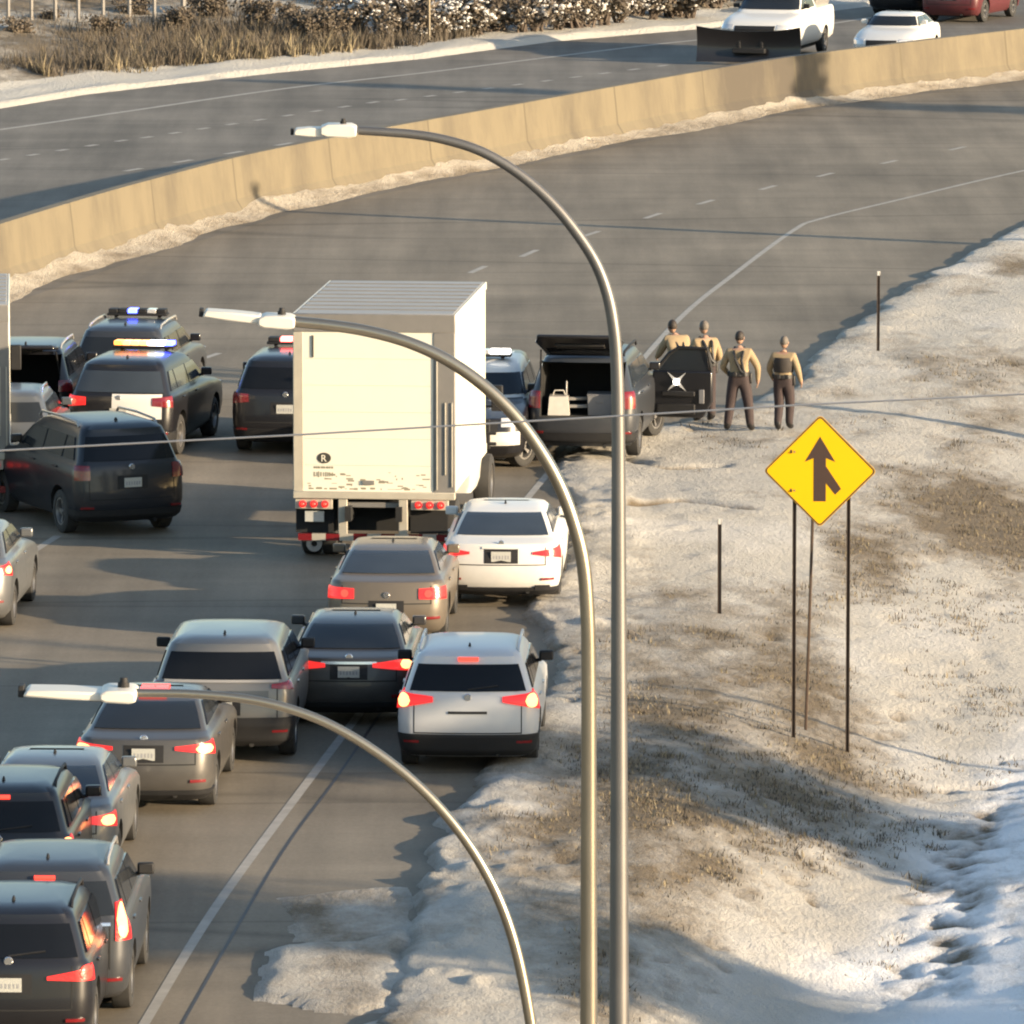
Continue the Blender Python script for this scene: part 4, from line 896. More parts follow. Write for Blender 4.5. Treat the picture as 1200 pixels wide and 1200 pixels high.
# opposite carriageway
FG = 'traffic on the far carriageway'
vP, shP, dP = vehicle('pickup', 'plow_truck', 'white', 893, 72, 195, 'white plow truck pushing a wide black blade along the far carriageway', 'truck', L=6.3, W=2.2, H=2.12, axle='front', group=FG, glass='glass', mirrors='trim', lightbar=['amberlit', 'trim', 'amberlit'])
e = MB(); G = []; nb = 14
for i in range(nb + 1):
    x = -1.6 + 3.2 * i / nb; h = .92 + .18 * abs(x / 1.7) ** 2
    for k in range(9):
        a = -.9 + 1.8 * k / 8; G.append((x, .30 - .34 * math.cos(a) + .10 * abs(x) ** 1.5, .06 + h * k / 8))
vs = G + [(x, y + .05, z) for x, y, z in G]; n_ = len(G); fs = []
for i in range(nb):
    for k in range(8): a, b, c, d = i * 9 + k, (i + 1) * 9 + k, (i + 1) * 9 + k + 1, i * 9 + k + 1; fs += [(a, b, c, d), (n_ + d, n_ + c, n_ + b, n_ + a)]
per = [i * 9 for i in range(nb + 1)] + [nb * 9 + k for k in range(1, 9)] + [i * 9 + 8 for i in range(nb - 1, -1, -1)] + [k for k in range(7, 0, -1)]
for a, b in zip(per, per[1:] + per[:1]): fs.append((b, a, n_ + a, n_ + b))
e.add(vs, fs); blade = e.build('plow_blade', M['black'], vP); blade.location = (0, dP['L'] / 2 + .45, .04)
e = MB(); e.box((0, -.1, .40), (1.0, .75, .14)); e.box((-.35, -.2, .62), (.1, .5, .5)); e.box((.35, -.2, .62), (.1, .5, .5)); e.build('push_frame', M['trim'], blade, .02)
e = MB(); e.box((0, -dP['L'] / 2 + 1.1, 1.6), (1.8, 1.7, .6), 0, 0, 0, 1.12); e.build('salt_hopper', M['palesilver'], vP, .04)
vehicle('sedan', 'sedan', 'white', 1040, 76, 194, 'white sedan facing the camera just behind the barrier', 'car', axle='front', W=1.9, L=4.9, H=1.50, group=FG, glass='glass', mirrors='white')
vehicle('suv', 'suv', 'red', 1122, 25, 22, 'dark red suv at the upper right edge of the far carriageway', 'suv', W=1.95, L=4.9, H=1.75, tl=(.60, 1.02, .98, 1.12, .94, 1.14), lit=0, group=FG, mirrors='trim', axle='rear')
vehicle('suv', 'suv', 'black', 1058, 18, 205, 'black suv cut off by the top edge, beside the dark red one', 'suv', axle='front', W=1.95, L=4.8, H=1.75, group=FG)

# box trucks
def box_truck(u, v, head, label, W=2.68, BL=5.4, BT=4.12, DK=1.17, marks=True):
    p = gp(u, v); fwd = Vector((math.sin(R(head)), math.cos(R(head)), 0)); c = p - fwd * 0.0; c.z = 0
    root = thing('box_truck', c, -R(head), label, 'truck', 'white box trucks')       # y=0 is the rear face
    hw = W / 2
    e = MB(); e.box((0, BL / 2 + .06, (DK + .06 + BT - .04) / 2), (W - .02, BL - .12, BT - DK - .10)); e.build('cargo_box', M['boxwhite'], root, .02)
    e = MB(); e.box((0, BL / 2, BT - .02), (W - .06, BL - .04, .05)); e.build('box_roof', M['roofgrey'], root, .015)
    e = MB()
    for k in range(1, 9): e.box((0, BL * k / 9, BT + .012), (W - .1, .03, .018))
    e.build('roof_bow', M['boxgrey'], root)
    # side rails, rivet strips
    for sx in (-1, 1):
        e = MB()
        e.box((sx * (hw - .005), BL / 2, BT - .06), (.03, BL, .12)); e.box((sx * (hw - .005), BL / 2, DK + .10), (.03, BL, .16))
        for k in range(10): e.box((sx * (hw - .006), .25 + (BL - .5) * k / 9, (BT + DK) / 2), (.016, .035, BT - DK - .3))
        e.build('side_rail', M['boxwhite'], root, .004)
    # rear frame
    hdr = .30
    e = MB(); e.box((0, .0, BT - hdr / 2 + .0), (W, .10, hdr)); e.build('header', M['boxgrey'], root, .01)
    e = MB(); e.box((-hw + .085, .0, (DK + BT - hdr) / 2), (.17, .10, BT - hdr - DK)); e.build('corner_post', M['boxframe'], root, .012)
    e = MB(); x1 = hw - .18; e.box((x1, .0, (DK + BT - hdr) / 2), (.36, .10, BT - hdr - DK)); po = e.build('corner_post', M['boxgrey'], root, .012)
    e = MB()
    for xo, zl, zh in ((x1 - .12, DK + .05, BT - hdr - .3), (x1 + .02, DK + .3, DK + 1.5), (x1 + .13, DK + .1, DK + 1.5)): e.box((xo, -.065, (zl + zh) / 2), (.022, .02, zh - zl))
    e.build('door_rail', M['boxframe'], po, .006)
    dl, dr = -hw + .17, hw - .36; dw = dr - dl; dc = (dl + dr) / 2; dz = BT - hdr
    e = MB(); n = 6
    for k in range(n): e.box((dc, -.005, DK + (dz - DK) * (k + .5) / n), (dw - .004, .06, (dz - DK) / n - .003))
    q = random.Random(5)
    for k in range(60): e.box((dl + .08 + q.random() * (dw - .2), -.0335 - .0004 * k / 60, DK + .05 + q.random() ** 3 * .28), (q.uniform(.02, .13), .004, q.uniform(.008, .035)), 0, 1)
    d = e.build('roll_door', [M['boxwhite'], M['faintink']], root)
    e = MB(); e.box((dl + .16, -.045, dz - .24), (.025, .02, .36)); e.build('pull_strap', M['ink'], d)
    e = MB(); e.box((dc, -.05, DK + .16), (.2, .03, .07)); e.build('latch', M['boxgrey'], d, .006)
    if marks:
        lx, lz = dl + .34, DK + .56
        e = MB(); e.prism([(lx + .115 * math.cos(t), lz + .09 * math.sin(t)) for t in [2 * math.pi * i / 28 for i in range(28)]], Matrix.Translation((0, -.036, 0)) @ Matrix.Rotation(math.pi / 2, 4, 'X'), .006); lg = e.build('logo', M['ink'], d)
        for body, sz, x, z, mk in (('R', .16, lx - .055, lz - .058, 'boxwhite'), ('\u2014', .1, lx - .2, 9, 'ink')):
            if z == 9: continue
            fc = bpy.data.curves.new('letter', 'FONT'); fc.body = body; fc.size = sz; fc.extrude = .003; fo = bpy.data.objects.new('logo_letter', fc); COL.objects.link(fo); fo.parent = lg
            fo.location = (x, -.046, z); fo.rotation_euler = (math.pi / 2, 0, 0); fc.materials.append(M[mk])
            bpy.context.view_layer.update(); lm = bpy.data.meshes.new_from_object(fo.evaluated_get(DG())); mo = bpy.data.objects.new('logo_letter', lm); COL.objects.link(mo); mo.parent = lg; mo.location = fo.location; mo.rotation_euler = fo.rotation_euler; bpy.data.objects.remove(fo)
        e = MB(); q = random.Random(9)
        x = lx - .16
        while x < lx + .16: w_ = q.uniform(.012, .03); e.box((x, -.037, lz - .155), (w_, .005, .035)); x += w_ + .008
        x = lx - .16
        while x < lx + .17: w_ = q.uniform(.012, .02); h_ = q.uniform(.06, .10); e.box((x, -.037, lz - .27), (w_, .005, h_)); x += w_ + q.uniform(.012, .03)
        e.build('worn_lettering', M['faintink'], d)
    # sill, lamps, bumper, gear below the deck
    e = MB(); e.box((0, -.02, DK - .05), (W, .16, .12)); e.build('rear_sill', M['boxframe'], root, .012)
    for sx in (-1, 1):
        cx = sx * (hw - .34 - (.08 if sx > 0 else 0)); e = MB(); e.box((cx, -.02, DK - .20), (.62, .10, .17)); lp = e.build('lamp_panel', M['boxframe'], root, .01)
        for k in (-1, 0, 1):
            e = MB(); e.lathe_x([(-.015, .001), (-.015, .062), (.02, .058), (.03, .001)], (0, 0, 0), 16); tlp = e.build('taillight', M['redlit'], lp); tlp.location = (cx + k * .185, -.085, DK - .20); tlp.rotation_euler = (0, 0, -math.pi / 2)
            e = MB(); e.ball((0, 0, 0), (.03, .012, .026), 8); b = e.build('bulb', M['redhot'], tlp); b.location = (.032, 0, 0); b.rotation_euler = (0, 0, math.pi / 2)
    for sx in (-1, 1):
        e = MB(); e.box((sx * .50 - .02, -.03, DK - .42), (.15, .09, .66)); e.build('upright', M['boxframe'], root, .012)
    e = MB(); e.box((0, .06, DK - .22), (.9, .08, .09)); e.build('lift_gate', M['boxgrey'], root, .01)
    e = MB(); e.box((0, .7, DK - .40), (1.5, .06, .66)); e.build('underdeck_shade', M['under'], root)  # dark sheet standing in for the shade under the deck
    e = MB(); nb = 11
    for k in range(nb): e.box((-hw + .08 + (W - .16) * (k + .5) / nb, -.03, .42), ((W - .16) / nb, .10, .11), 0, k % 2)
    e.build('underride_bar', [M['redlens'], M['boxframe']], root)
    for cx in (-hw + .33, hw - .45): e = MB(); e.box((cx, .16, .78), (.62, .03, .62)); e.build('mud_flap', M['under'], root)
    e = MB(); e.box((-hw + .34, .03, DK - .42), (.32, .02, .18)); e.build('licence_plate', M['plate'], root, .006)
    e = MB(); e.lathe_x([(-.03, .05), (-.03, .13), (.03, .13), (.03, .05)], (0, 0, 0), 18); o = e.build('hose_reel', M['palesilver'], root); o.location = (-hw + .34, .0, .30); o.rotation_euler = (0, 0, math.pi / 2)
    e = MB()
    for sx in (-1, 1): e.box((sx * .42, BL / 2 + .9, .82), (.1, BL + 2.2, .24))
    for k in range(5): e.box((0, .6 + k * 1.2, .96), (W - .7, .09, .12))
    e.box((0, BL * .55, .62), (W - .9, 1.6, .4)); e.build('chassis', M['under'], root)
    for y in (1.0, BL + 1.7):
        for sx in (-1, 1):
            wheel_into(root, sx * (hw - .20), y, .48, .30)
            if y < 2: wheel_into(root, sx * (hw - .52), y, .48, .28)
    # cab
    st = [(.45, 0, .1, 1.05, .1, .3, .02), (.6, 0, 0, 1.1, .1, .35, .02), (1.1, 0, .0, 1.12, .1, .35, .02), (1.5, 0, .12, 1.11, .1, .35, .02), (1.6, .0, .55, 1.08, .1, .3, .02), (1.65, 0, .75, 1.06, .1, .3, .02),
          (2.4, .02, 1.2, .98, .12, .3, .02), (2.55, .08, 1.4, .9, .15, .3, .02), (2.6, .3, 1.7, .7, .2, .3, .02)]
    sh = Shell(st, 2.5); cab = sh.mesh().build('cab', M['white'], root); cab.location = (0, BL + 1.45, 0)
    e = MB(); trapezoid(sh, e, 1.7, 2.36, .1, 'front'); e.build('windshield', M['glass'], cab)
    for sx in (-1, 1):
        e = MB(); sh.side_panel(e, sx, lambda z: -.9, lambda z: 1.25 - sh.at(z)[1] - .3, 1.68, 2.3); e.build('side_window', M['glass'], cab)
        e = MB(); e.box((sx * 1.35, .5, 1.9), (.2, .12, .45)); e.box((sx * 1.2, .5, 1.75), (.25, .04, .04)); e.build('mirror', M['trim'], cab, .03)
        e = MB(); sh.panel(e, sx * .62, sx * 1.1, .85, 1.05, 'front', .012, 6); e.build('headlight', M['clearlens'], cab)
    e = MB(); sh.panel(e, -.55, .55, .8, 1.35, 'front', .012, 8); e.build('grille', M['trim'], cab)
    return root
box_truck(439, 659, 5.2, 'cream white box truck with roll-up door stopped in the middle of the queue')
box_truck(-73, 602, -3.4, 'white box truck of which only one rear corner shows at the left edge', W=2.5, BT=3.62, DK=1.05, marks=False)

# ------------------------------------------------------------------ people
def person(u, v, head, label, pose, shirt='tan', trousers='maroon', hair='hairdark', vest=False, scale=1.0, hat=False):
    p = gp(u, v); root_loc = p
    J = dict(pel=(0, 0, .95), spi=(0, 0, 1.13), che=(0, 0, 1.33), nek=(0, 0, 1.50), hdb=(0, .015, 1.57))
    for sx, s in ((-1, 'l'), (1, 'r')):
        J.update({'hip' + s: (sx * .095, 0, .90), 'kne' + s: (sx * .115, .02, .50), 'ank' + s: (sx * .125, -.02, .10), 'toe' + s: (sx * .14, .15, .045),
                  'sho' + s: (sx * .19, 0, 1.43), 'elb' + s: (sx * .27, -.04, 1.15), 'wri' + s: (sx * .28, .05, .91)})
    J.update(pose)
    J = {k: Vector(a) for k, a in J.items()}
    rad = dict(pel=.172, spi=.172, che=.192, nek=.070, hdb=.058, hip=.135, kne=.098, ank=.076, toe=.054, sho=.098, elb=.066, wri=.042)
    names = []; V = []; RAD = []; Tg = []; E = []
    def addv(k, co, r, t): names.append(k); V.append(co); RAD.append(r); Tg.append(t); return len(V) - 1
    for k, co in J.items():
        t = 1 if k[:3] in ('pel', 'hip', 'kne') else 3 if k[:3] in ('ank', 'toe') else 2 if k in ('nek', 'hdb') or k[:3] == 'hnd' else 0
        addv(k, co, rad[k[:3]], t)
    ix = {k: i for i, k in enumerate(names)}
    def e(a, b): E.append((ix[a], ix[b]))
    for a, b in (('pel', 'spi'), ('spi', 'che'), ('che', 'nek'), ('nek', 'hdb')): e(a, b)
    for s in 'lr':
        for a, b in (('pel', 'hip'), ('hip', 'kne'), ('kne', 'ank'), ('ank', 'toe')): e(a + s if a != 'pel' else a, b + s)
        e('che', 'sho' + s); e('sho' + s, 'elb' + s); e('elb' + s, 'wri' + s)
        sx = -1 if s == 'l' else 1
        w = J['wri' + s]; f = (w - J['elb' + s]).normalized(); side = Vector((0, 1, 0)); side = (side - f * side.dot(f)).normalized(); n = f.cross(side)
        pa = addv('palm', w + f * .055, .026, 2); E.append((ix['wri' + s], pa))
        for k, (o, ln) in enumerate(((.027, .072), (.009, .082), (-.009, .076), (-.027, .060))):
            b0 = addv('f', w + f * .09 + side * o, .0105, 2); b1 = addv('f', w + f * (.09 + ln * .55) + side * o * 1.15 + n * .008 * -sx, .0095, 2); b2 = addv('f', w + f * (.09 + ln) + side * o * 1.1 + n * .024 * -sx, .008, 2)
            E += [(pa, b0), (b0, b1), (b1, b2)]
        t0 = addv('t', w + f * .045 + side * .035, .012, 2); t1 = addv('t', w + f * .085 + side * .055, .010, 2); E += [(pa, t0), (t0, t1)]
    me = bpy.data.meshes.new('body'); me.from_pydata([tuple(q) for q in V], E, [])
    bm = bmesh.new(); bm.from_mesh(me); ly = bm.verts.layers.skin.verify(); bm.verts.ensure_lookup_table()
    for i, q in enumerate(bm.verts): q[ly].radius = (RAD[i], RAD[i]); q[ly].use_root = (i == 0)
    bm.to_mesh(me); bm.free()
    o = bpy.data.objects.new('body', me); COL.objects.link(o); o.modifiers.new('s', 'SKIN'); sb = o.modifiers.new('u', 'SUBSURF'); sb.levels = 2; sb.render_levels = 2
    bpy.context.view_layer.update(); m2 = bpy.data.meshes.new_from_object(o.evaluated_get(DG())); o.modifiers.clear(); o.data = m2; m2.name = 'body'; bpy.data.meshes.remove(me)
    # head, in the same mesh
    hb = J['hdb']; hc = hb + (hb - J['nek']).normalized() * .125 + Vector((0, .02, 0))
    h = MB(); h.ball(hc, (.077, .098, .118), 18); h.ball(hc + Vector((0, .098, -.015)), (.016, .024, .026), 8)
    for sx in (-1, 1): h.ball(hc + Vector((sx * .078, -.005, -.005)), (.012, .024, .034), 8); h.ball(hc + Vector((sx * .032, .084, .018)), (.014, .012, .010), 8)
    h.ball(hc + Vector((0, .086, -.058)), (.028, .014, .010), 8)
    bm = bmesh.new(); bm.from_mesh(m2); off = len(bm.verts)
    vs = [bm.verts.new(q) for q in h.v]
    for f in h.f: bm.faces.new([vs[i] for i in f])
    bm.to_mesh(m2); bm.free()
    m2.materials.clear()
    for mk in (shirt, trousers, 'skin', 'leather'): m2.materials.append(M[mk])
    segs = [(V[a], V[b], Tg[a], Tg[b], names[a], names[b]) for a, b in E]
    for pl in m2.polygons:
        c = pl.center; best = (9, 0)
        if (c - hc).length < .14: pl.material_index = 2; pl.use_smooth = True; continue
        for a, b, ta, tb, na, nb in segs:
            d = b - a; t = max(0, min(1, (c - a).dot(d) / d.length_squared)); ds = (c - a - d * t).length
            if na[:3] == 'pel' and nb == 'spi': tg = 1 if t < .62 else 0
            elif na[:3] == 'kne': tg = 1 if t < .93 else 3
            elif nb[:3] == 'wri': tg = 0 if t < .97 else 2
            elif na == 'che' and nb == 'nek': tg = 0 if t < .8 else 2
            elif na == 'che' or na[:3] == 'sho': tg = 0
            else: tg = tb
            ds -= (.08 if tg in (0, 1) else 0) * 0
            if ds < best[0]: best = (ds, tg)
        pl.material_index = best[1]; pl.use_smooth = True
    root = thing('person', root_loc, -R(head), label, 'person'); root.scale = (scale,) * 3
    o.parent = root
    # hair or hat
    e = MB(); e.ball(hc + Vector((0, -.012, .022)), (.084, .098, .110), 16)
    e.v = [(x, y, z) for x, y, z in e.v]; e.build('hair', M[hair], root)
    if hat:
        e = MB(); n = 22
        for r0, r1, z0, z1 in ((.165, .16, .055, .062), (.092, .085, .06, .155)):
            e.prism([(hc.x + r0 * math.cos(2 * math.pi * k / n), hc.y + r0 * 1.1 * math.sin(2 * math.pi * k / n)) for k in range(n)], Matrix.Translation((0, 0, hc.z + z0)), z1 - z0)
        e.build('hat', M['leather'] if hat == 1 else M['vest'], root, .008)
    # duty belt with holster and pouches
    pv, sp = J['pel'], J['spi']; d = (sp - pv).normalized(); bc = pv + d * .10
    e = MB(); n = 24; ring = []
    for rr, zz in ((.186, -.035), (.198, -.035), (.198, .035), (.186, .035)):
        for k in range(n): t = 2 * math.pi * k / n; q = bc + Vector((1, 0, 0)) * rr * 1.04 * math.cos(t) + d.cross(Vector((1, 0, 0))).normalized() * rr * .98 * math.sin(t) + d * zz; ring.append(q)
    e.add(ring, [(i * n + k, i * n + (k + 1) % n, ((i + 1) % 4) * n + (k + 1) % n, ((i + 1) % 4) * n + k) for i in range(4) for k in range(n)])
    bl = e.build('duty_belt', M['leather'], root)
    e = MB(); e.box(bc + Vector((.21, -.02, -.08)), (.05, .09, .20)); e.build('holster', M['leather'], bl, .015)
    for dx, dy in ((-.17, -.09), (.10, -.165), (-.06, -.175)): e = MB(); e.box(bc + Vector((dx, dy, 0)), (.07, .045, .085)); e.build('pouch', M['leather'], bl, .01)
    ch, nk = J['che'], J['nek']
    if vest:
        e = MB(); rows = []
        lv = [(sp + d * .00, .192, .186), (ch - (ch - sp) * .5, .205, .195), (ch + (nk - ch) * .05, .215, .205), (ch + (nk - ch) * .5, .175, .180)]; n = 24
        for q, rx, ry in lv:
            for k in range(n): t = 2 * math.pi * k / n; rows.append(q + Vector((rx * math.cos(t), ry * math.sin(t), 0)))
        e.add(rows, [(i * n + k, i * n + (k + 1) % n, (i + 1) * n + (k + 1) % n, (i + 1) * n + k) for i in range(len(lv) - 1) for k in range(n)])
        vo = e.build('vest', M['vest'], root); sm = vo.modifiers.new('s', 'SOLIDIFY'); sm.thickness = .012
    else:                      # straps crossing the back
        e = MB()
        for s in (-1,): 
            e.tube([J['shol'] * .45 + nk * .55 + Vector((0, .05, .05)), J['shol'] * .42 + nk * .58 + Vector((0, -.125, -.03)), ch + Vector((-.04, -.200, -.02)), sp + Vector((.04, -.182, .0)), bc + Vector((.10, -.190, .02))], .026, 6)
            e.tube([J['shor'] * .45 + nk * .55 + Vector((0, .05, .05)), J['shor'] * .42 + nk * .58 + Vector((0, -.125, -.03)), ch + Vector((.06, -.196, -.02)), sp + Vector((.09, -.172, .0)), bc + Vector((.12, -.180, .02))], .026, 6)
        e.build('strap', M['leather'], root)
    return root
person(866, 505, 8, 'person with dark hair, tan shirt and crossed straps, standing legs apart on the snow',
       dict(hipl=(-.10, 0, .90), kner=(.17, .0, .5), ankr=(.21, -.04, .10), toer=(.24, .12, .045), knel=(-.16, .02, .5), ankl=(-.21, -.02, .10), toel=(-.24, .14, .045), elbl=(-.31, .04, 1.16), wril=(-.22, .22, 1.02), elbr=(.34, .0, 1.17), wrir=(.33, .08, .93)), scale=1.03)
person(918, 504, 14, 'person in dark vest over tan sleeves, walking alone on the snow beside the road edge',
       dict(kner=(.11, .10, .5), ankr=(.09, .10, .10), toer=(.11, .27, .045), knel=(-.09, .03, .49), ankl=(-.08, -.16, .12), toel=(-.09, -.01, .045), elbl=(-.30, .06, 1.17), wril=(-.25, .20, .98), elbr=(.30, -.06, 1.16), wrir=(.32, .08, .95)), vest=True, hair='hairgrey', scale=.97)
person(826, 494, -22, 'person with grey hair and broad tan shirt right behind the open car door', dict(elbl=(-.31, .08, 1.16), wril=(-.24, .28, 1.10), elbr=(.32, .06, 1.15), wrir=(.27, .25, 1.05)), hair='hairgrey', scale=1.05)
person(796, 489, -20, 'dark haired person in tan shirt leaning forward between the suv and its open door',
       dict(pel=(0, -.06, .94), spi=(0, .02, 1.12), che=(0, .13, 1.30), nek=(0, .22, 1.45), hdb=(0, .27, 1.515), shol=(-.19, .15, 1.40), shor=(.19, .15, 1.40), elbl=(-.26, .36, 1.12), wril=(-.22, .56, 1.05), elbr=(.26, .38, 1.12), wrir=(.22, .58, 1.03)), scale=1.05)

# ------------------------------------------------------------------ merge sign
def merge_sign():
    a = gp(931, 868); b = gp(994, 878); c = gp(945, 861)
    yv = (a.y + b.y) / 2
    root = thing('merge_sign', ((a.x + b.x) / 2, yv, terr((a.x + b.x) / 2, yv)), 0, 'yellow diamond merge sign on two thin rusty posts in the snowy ditch slope', 'road sign')
    ctr = at_depth(961, 552, yv - .06); o = Vector(root.location); k = 67 / (F / yv)      # half diagonal in metres
    def loc(p): return Vector(p) - o
    def rounded(r, rc, n=5):
        pts = []
        for q in range(4):
            t0 = math.pi / 2 * q; cx, cy = (r - rc * 1.414) * math.cos(t0), (r - rc * 1.414) * math.sin(t0)
            for i in range(n + 1): t = t0 - math.pi / 4 + math.pi / 2 * i / n; pts.append((cx + rc * math.cos(t), cy + rc * math.sin(t)))
        return pts
    Tm = Matrix.Translation(loc(ctr)) @ Matrix.Rotation(R(-3), 4, 'Z') @ Matrix.Rotation(math.pi / 2, 4, 'X')
    e = MB(); e.prism(rounded(k, .06), Tm, .006); pn = e.build('sign_panel', M['signyellow'], root)
    # black border just inside the rim
    out, inn = rounded(k - .010, .055), rounded(k - .036, .045); n = len(out); z0, z1 = .0065, .0095
    e = MB(); vs = [Tm @ Vector((x, y, z)) for P, z in ((out, z0), (inn, z0), (inn, z1), (out, z1)) for x, y in P]
    e.add(vs, [(i * n + j, i * n + (j + 1) % n, ((i + 1) % 4) * n + (j + 1) % n, ((i + 1) % 4) * n + j) for i in range(4) for j in range(n)]); e.build('border', M['signblack'], pn)
    # arrow with a branch joining from the right
    s = k / 67.0
    P = lambda *q: [((x - 961) * s, (552 - y) * s) for x, y in q]
    e = MB(); e.prism(P((961, 511), (979, 541), (968, 536.5), (968, 546), (986, 573), (979, 580), (968, 566), (968, 588), (953.5, 588), (953.5, 536.5), (943, 541)), Tm @ Matrix.Translation((0, 0, .0065)), .003)
    e.build('merge_arrow', M['signblack'], pn)
    for q, ut, vt in ((a, 931, 545), (b, 993, 545)):
        e = MB(); top = at_depth(ut, vt, yv); base = Vector((q.x, yv, terr(q.x, yv) - .3)); l0, l1 = loc(base), loc(top)
        for dx in (-.022, .022): e.box(((l0.x + l1.x) / 2 + dx, .025, (l0.z + l1.z) / 2), (.010, .045, l1.z - l0.z))
        e.box(((l0.x + l1.x) / 2, .045, (l0.z + l1.z) / 2), (.05, .008, l1.z - l0.z)); e.build('post', M['rust'], root)
    e = MB(); t_ = at_depth(953, 590, yv + .12); e.tube([loc(Vector((c.x, yv + .9, terr(c.x, yv + .9) - .2))), loc(t_)], .022, 6); e.build('brace', M['rust'], root)
    e = MB()
    for dz in (-.28, .28): e.box(loc(ctr) + Vector((0, .03, dz)), (.86, .03, .05))
    e.build('crossbar', M['rust'], root)
    e = MB()
    for dx, dz in ((-.37, .28), (.37, .28), (-.37, -.28), (.37, -.28)): e.lathe_x([(-.01, .001), (-.01, .016), (.006, .016), (.006, .001)], loc(ctr) + Vector((dx, -.012, dz)), 8, 0, math.pi / 2)
    e.build('bolt', M['galv'], pn)
merge_sign()
# delineator posts
for u, v, vt, lab in ((843, 719, 608, 'thin rusty marker post between the tall lamp post and the yellow sign'), (1029, 411, 318, 'thin rusty marker post at the far road edge, right of the people')):
    p = gp(u, v); t = at_depth(u + 1, vt, p.y); root = thing('marker_post', p, 0, lab, 'post', 'marker posts on the verge'); h = t.z - p.z
    e = MB(); e.box((0, 0, h / 2 - .1), (.055, .012, h + .2)); e.box((-.027, -.012, h / 2 - .1), (.006, .03, h + .2)); e.box((.027, -.012, h / 2 - .1), (.006, .03, h + .2)); e.build('post', M['rust'], root)
    e = MB(); e.box((0, -.02, h - .04), (.07, .01, .09)); e.build('reflector', M['reflector'], root, .003)

# ------------------------------------------------------------------ davit lamp posts
def lamp_post(D, px, r0, r1, head_px, rod_px, label, dark=False):
    P = [at_depth(u, v, D) for u, v in px]
    bx = P[0].x; gz = terr(bx, D); root = thing('lamp_post', (bx, D, gz), 0, label, 'lamp post', 'curved lamp posts along the ramp')
    o = Vector(root.location)
    # smooth the traced axis
    Q = [Vector((bx, D, gz + .02))]
    PP = P
    for i in range(len(PP) - 1):
        p0, p1, p2, p3 = PP[max(0, i - 1)], PP[i], PP[i + 1], PP[min(len(PP) - 1, i + 2)]
        for k in range(8):
            t = k / 8; Q.append(.5 * ((2 * p1) + (p2 - p0) * t + (2 * p0 - 5 * p1 + 4 * p2 - p3) * t * t + (3 * p1 - p0 - 3 * p2 + p3) * t ** 3))
    Q.append(PP[-1]); L_ = [0]
    for a, b in zip(Q[:-1], Q[1:]): L_.append(L_[-1] + (b - a).length)
    rad = [r0 + (r1 - r0) * (l / L_[-1]) for l in L_]
    mk = 'greygalv' if dark else 'galv'
    # split pole shaft and curved arm
    e = MB(); k0 = next(i for i, q in enumerate(Q) if i > 0 and abs(q.x - bx) > .04 * 1)
    e.tube([q - o for q in Q[:k0 + 1]], rad[:k0 + 1], 20); e.build('shaft', M[mk], root)
    e = MB(); e.tube([q - o for q in Q[k0:]], rad[k0:], 20); e.build('arm', M[mk], root)
    e = MB(); e.box((0, 0, .02), (.42, .42, .04)); e.build('base_plate', M['greygalv'], root, .01)
    for sx in (-1, 1):
        for sy in (-1, 1): e = MB(); e.lathe_x([(0, .001), (0, .022), (.07, .022), (.07, .001)], (0, 0, 0), 6); b = e.build('bolt', M['greygalv'], root); b.location = (sx * .16, sy * .16, .035); b.rotation_euler = (0, -math.pi / 2, 0)
    a, b = [at_depth(u, v, D) - o for u, v in head_px]; w = (b - a).length; dirn = (b - a).normalized(); ang = math.atan2(-dirn.z, dirn.x)
    pxm = F / D; e = MB(); hh = 15 / pxm
    prof = [(-w / 2, -hh * .30), (-w / 2, hh * .28), (-w * .30, hh * .50), (w * .35, hh * .52), (w / 2, hh * .34), (w / 2, -hh * .36), (w * .3, -hh * .5), (-w * .32, -hh * .46)]
    e.prism(prof, Matrix.Rotation(math.pi / 2, 4, 'X') @ Matrix.Translation((0, 0, -.15)), .30); hd = e.build('luminaire', M['lumi'], root, .012); hd.location = (a + b) / 2; hd.rotation_euler = (0, ang, 0)
    e = MB(); e.tube([(w * .12, 0, hh * .5), (w * .12, 0, hh * .5 + .025)], .03, 10); e.tube([(w * .12, 0, hh * .5 + .02), (w * .12, 0, hh * .5 + .05)], [.024, .018], 10); e.build('photocell', M['trim'], hd)
    e = MB(); a, b = [at_depth(u, v, D) - o for u, v in rod_px]; m_ = (a + b) / 2; lw = (b - a).length; dirn = (b - a).normalized(); hh = 10 / pxm
    prof = [(-lw / 2, -hh * .38), (-lw / 2 + .02, hh * .38), (0, hh * .5), (lw / 2, hh * .5), (lw / 2, -hh * .5), (0, -hh * .52)]
    e.prism(prof, Matrix.Rotation(math.pi / 2, 4, 'X') @ Matrix.Translation((0, 0, -.12)), .24); h2 = e.build('lamp_panel', M['lumi'], root, .012); h2.location = m_; h2.rotation_euler = (0, math.atan2(-dirn.z, dirn.x), 0)
    e = MB(); e.box((-lw / 2 - .012, 0, 0), (.03, .1, .06)); e.build('end_cap', M['trim'], h2, .005)
    return root
lamp_post(76, [(725.5, 1200), (725.5, 900), (725, 650), (724.5, 500), (723, 430), (719.5, 385), (712, 345), (697, 306), (672, 268), (642, 233), (607, 203), (565, 178), (522, 164), (480, 157), (420, 153)], .115, .040, ((376, 152), (418, 153)), ((344, 154), (380, 154)),
          'tallest curved lamp post, whose grey shaft stands right of the gilded one', True)
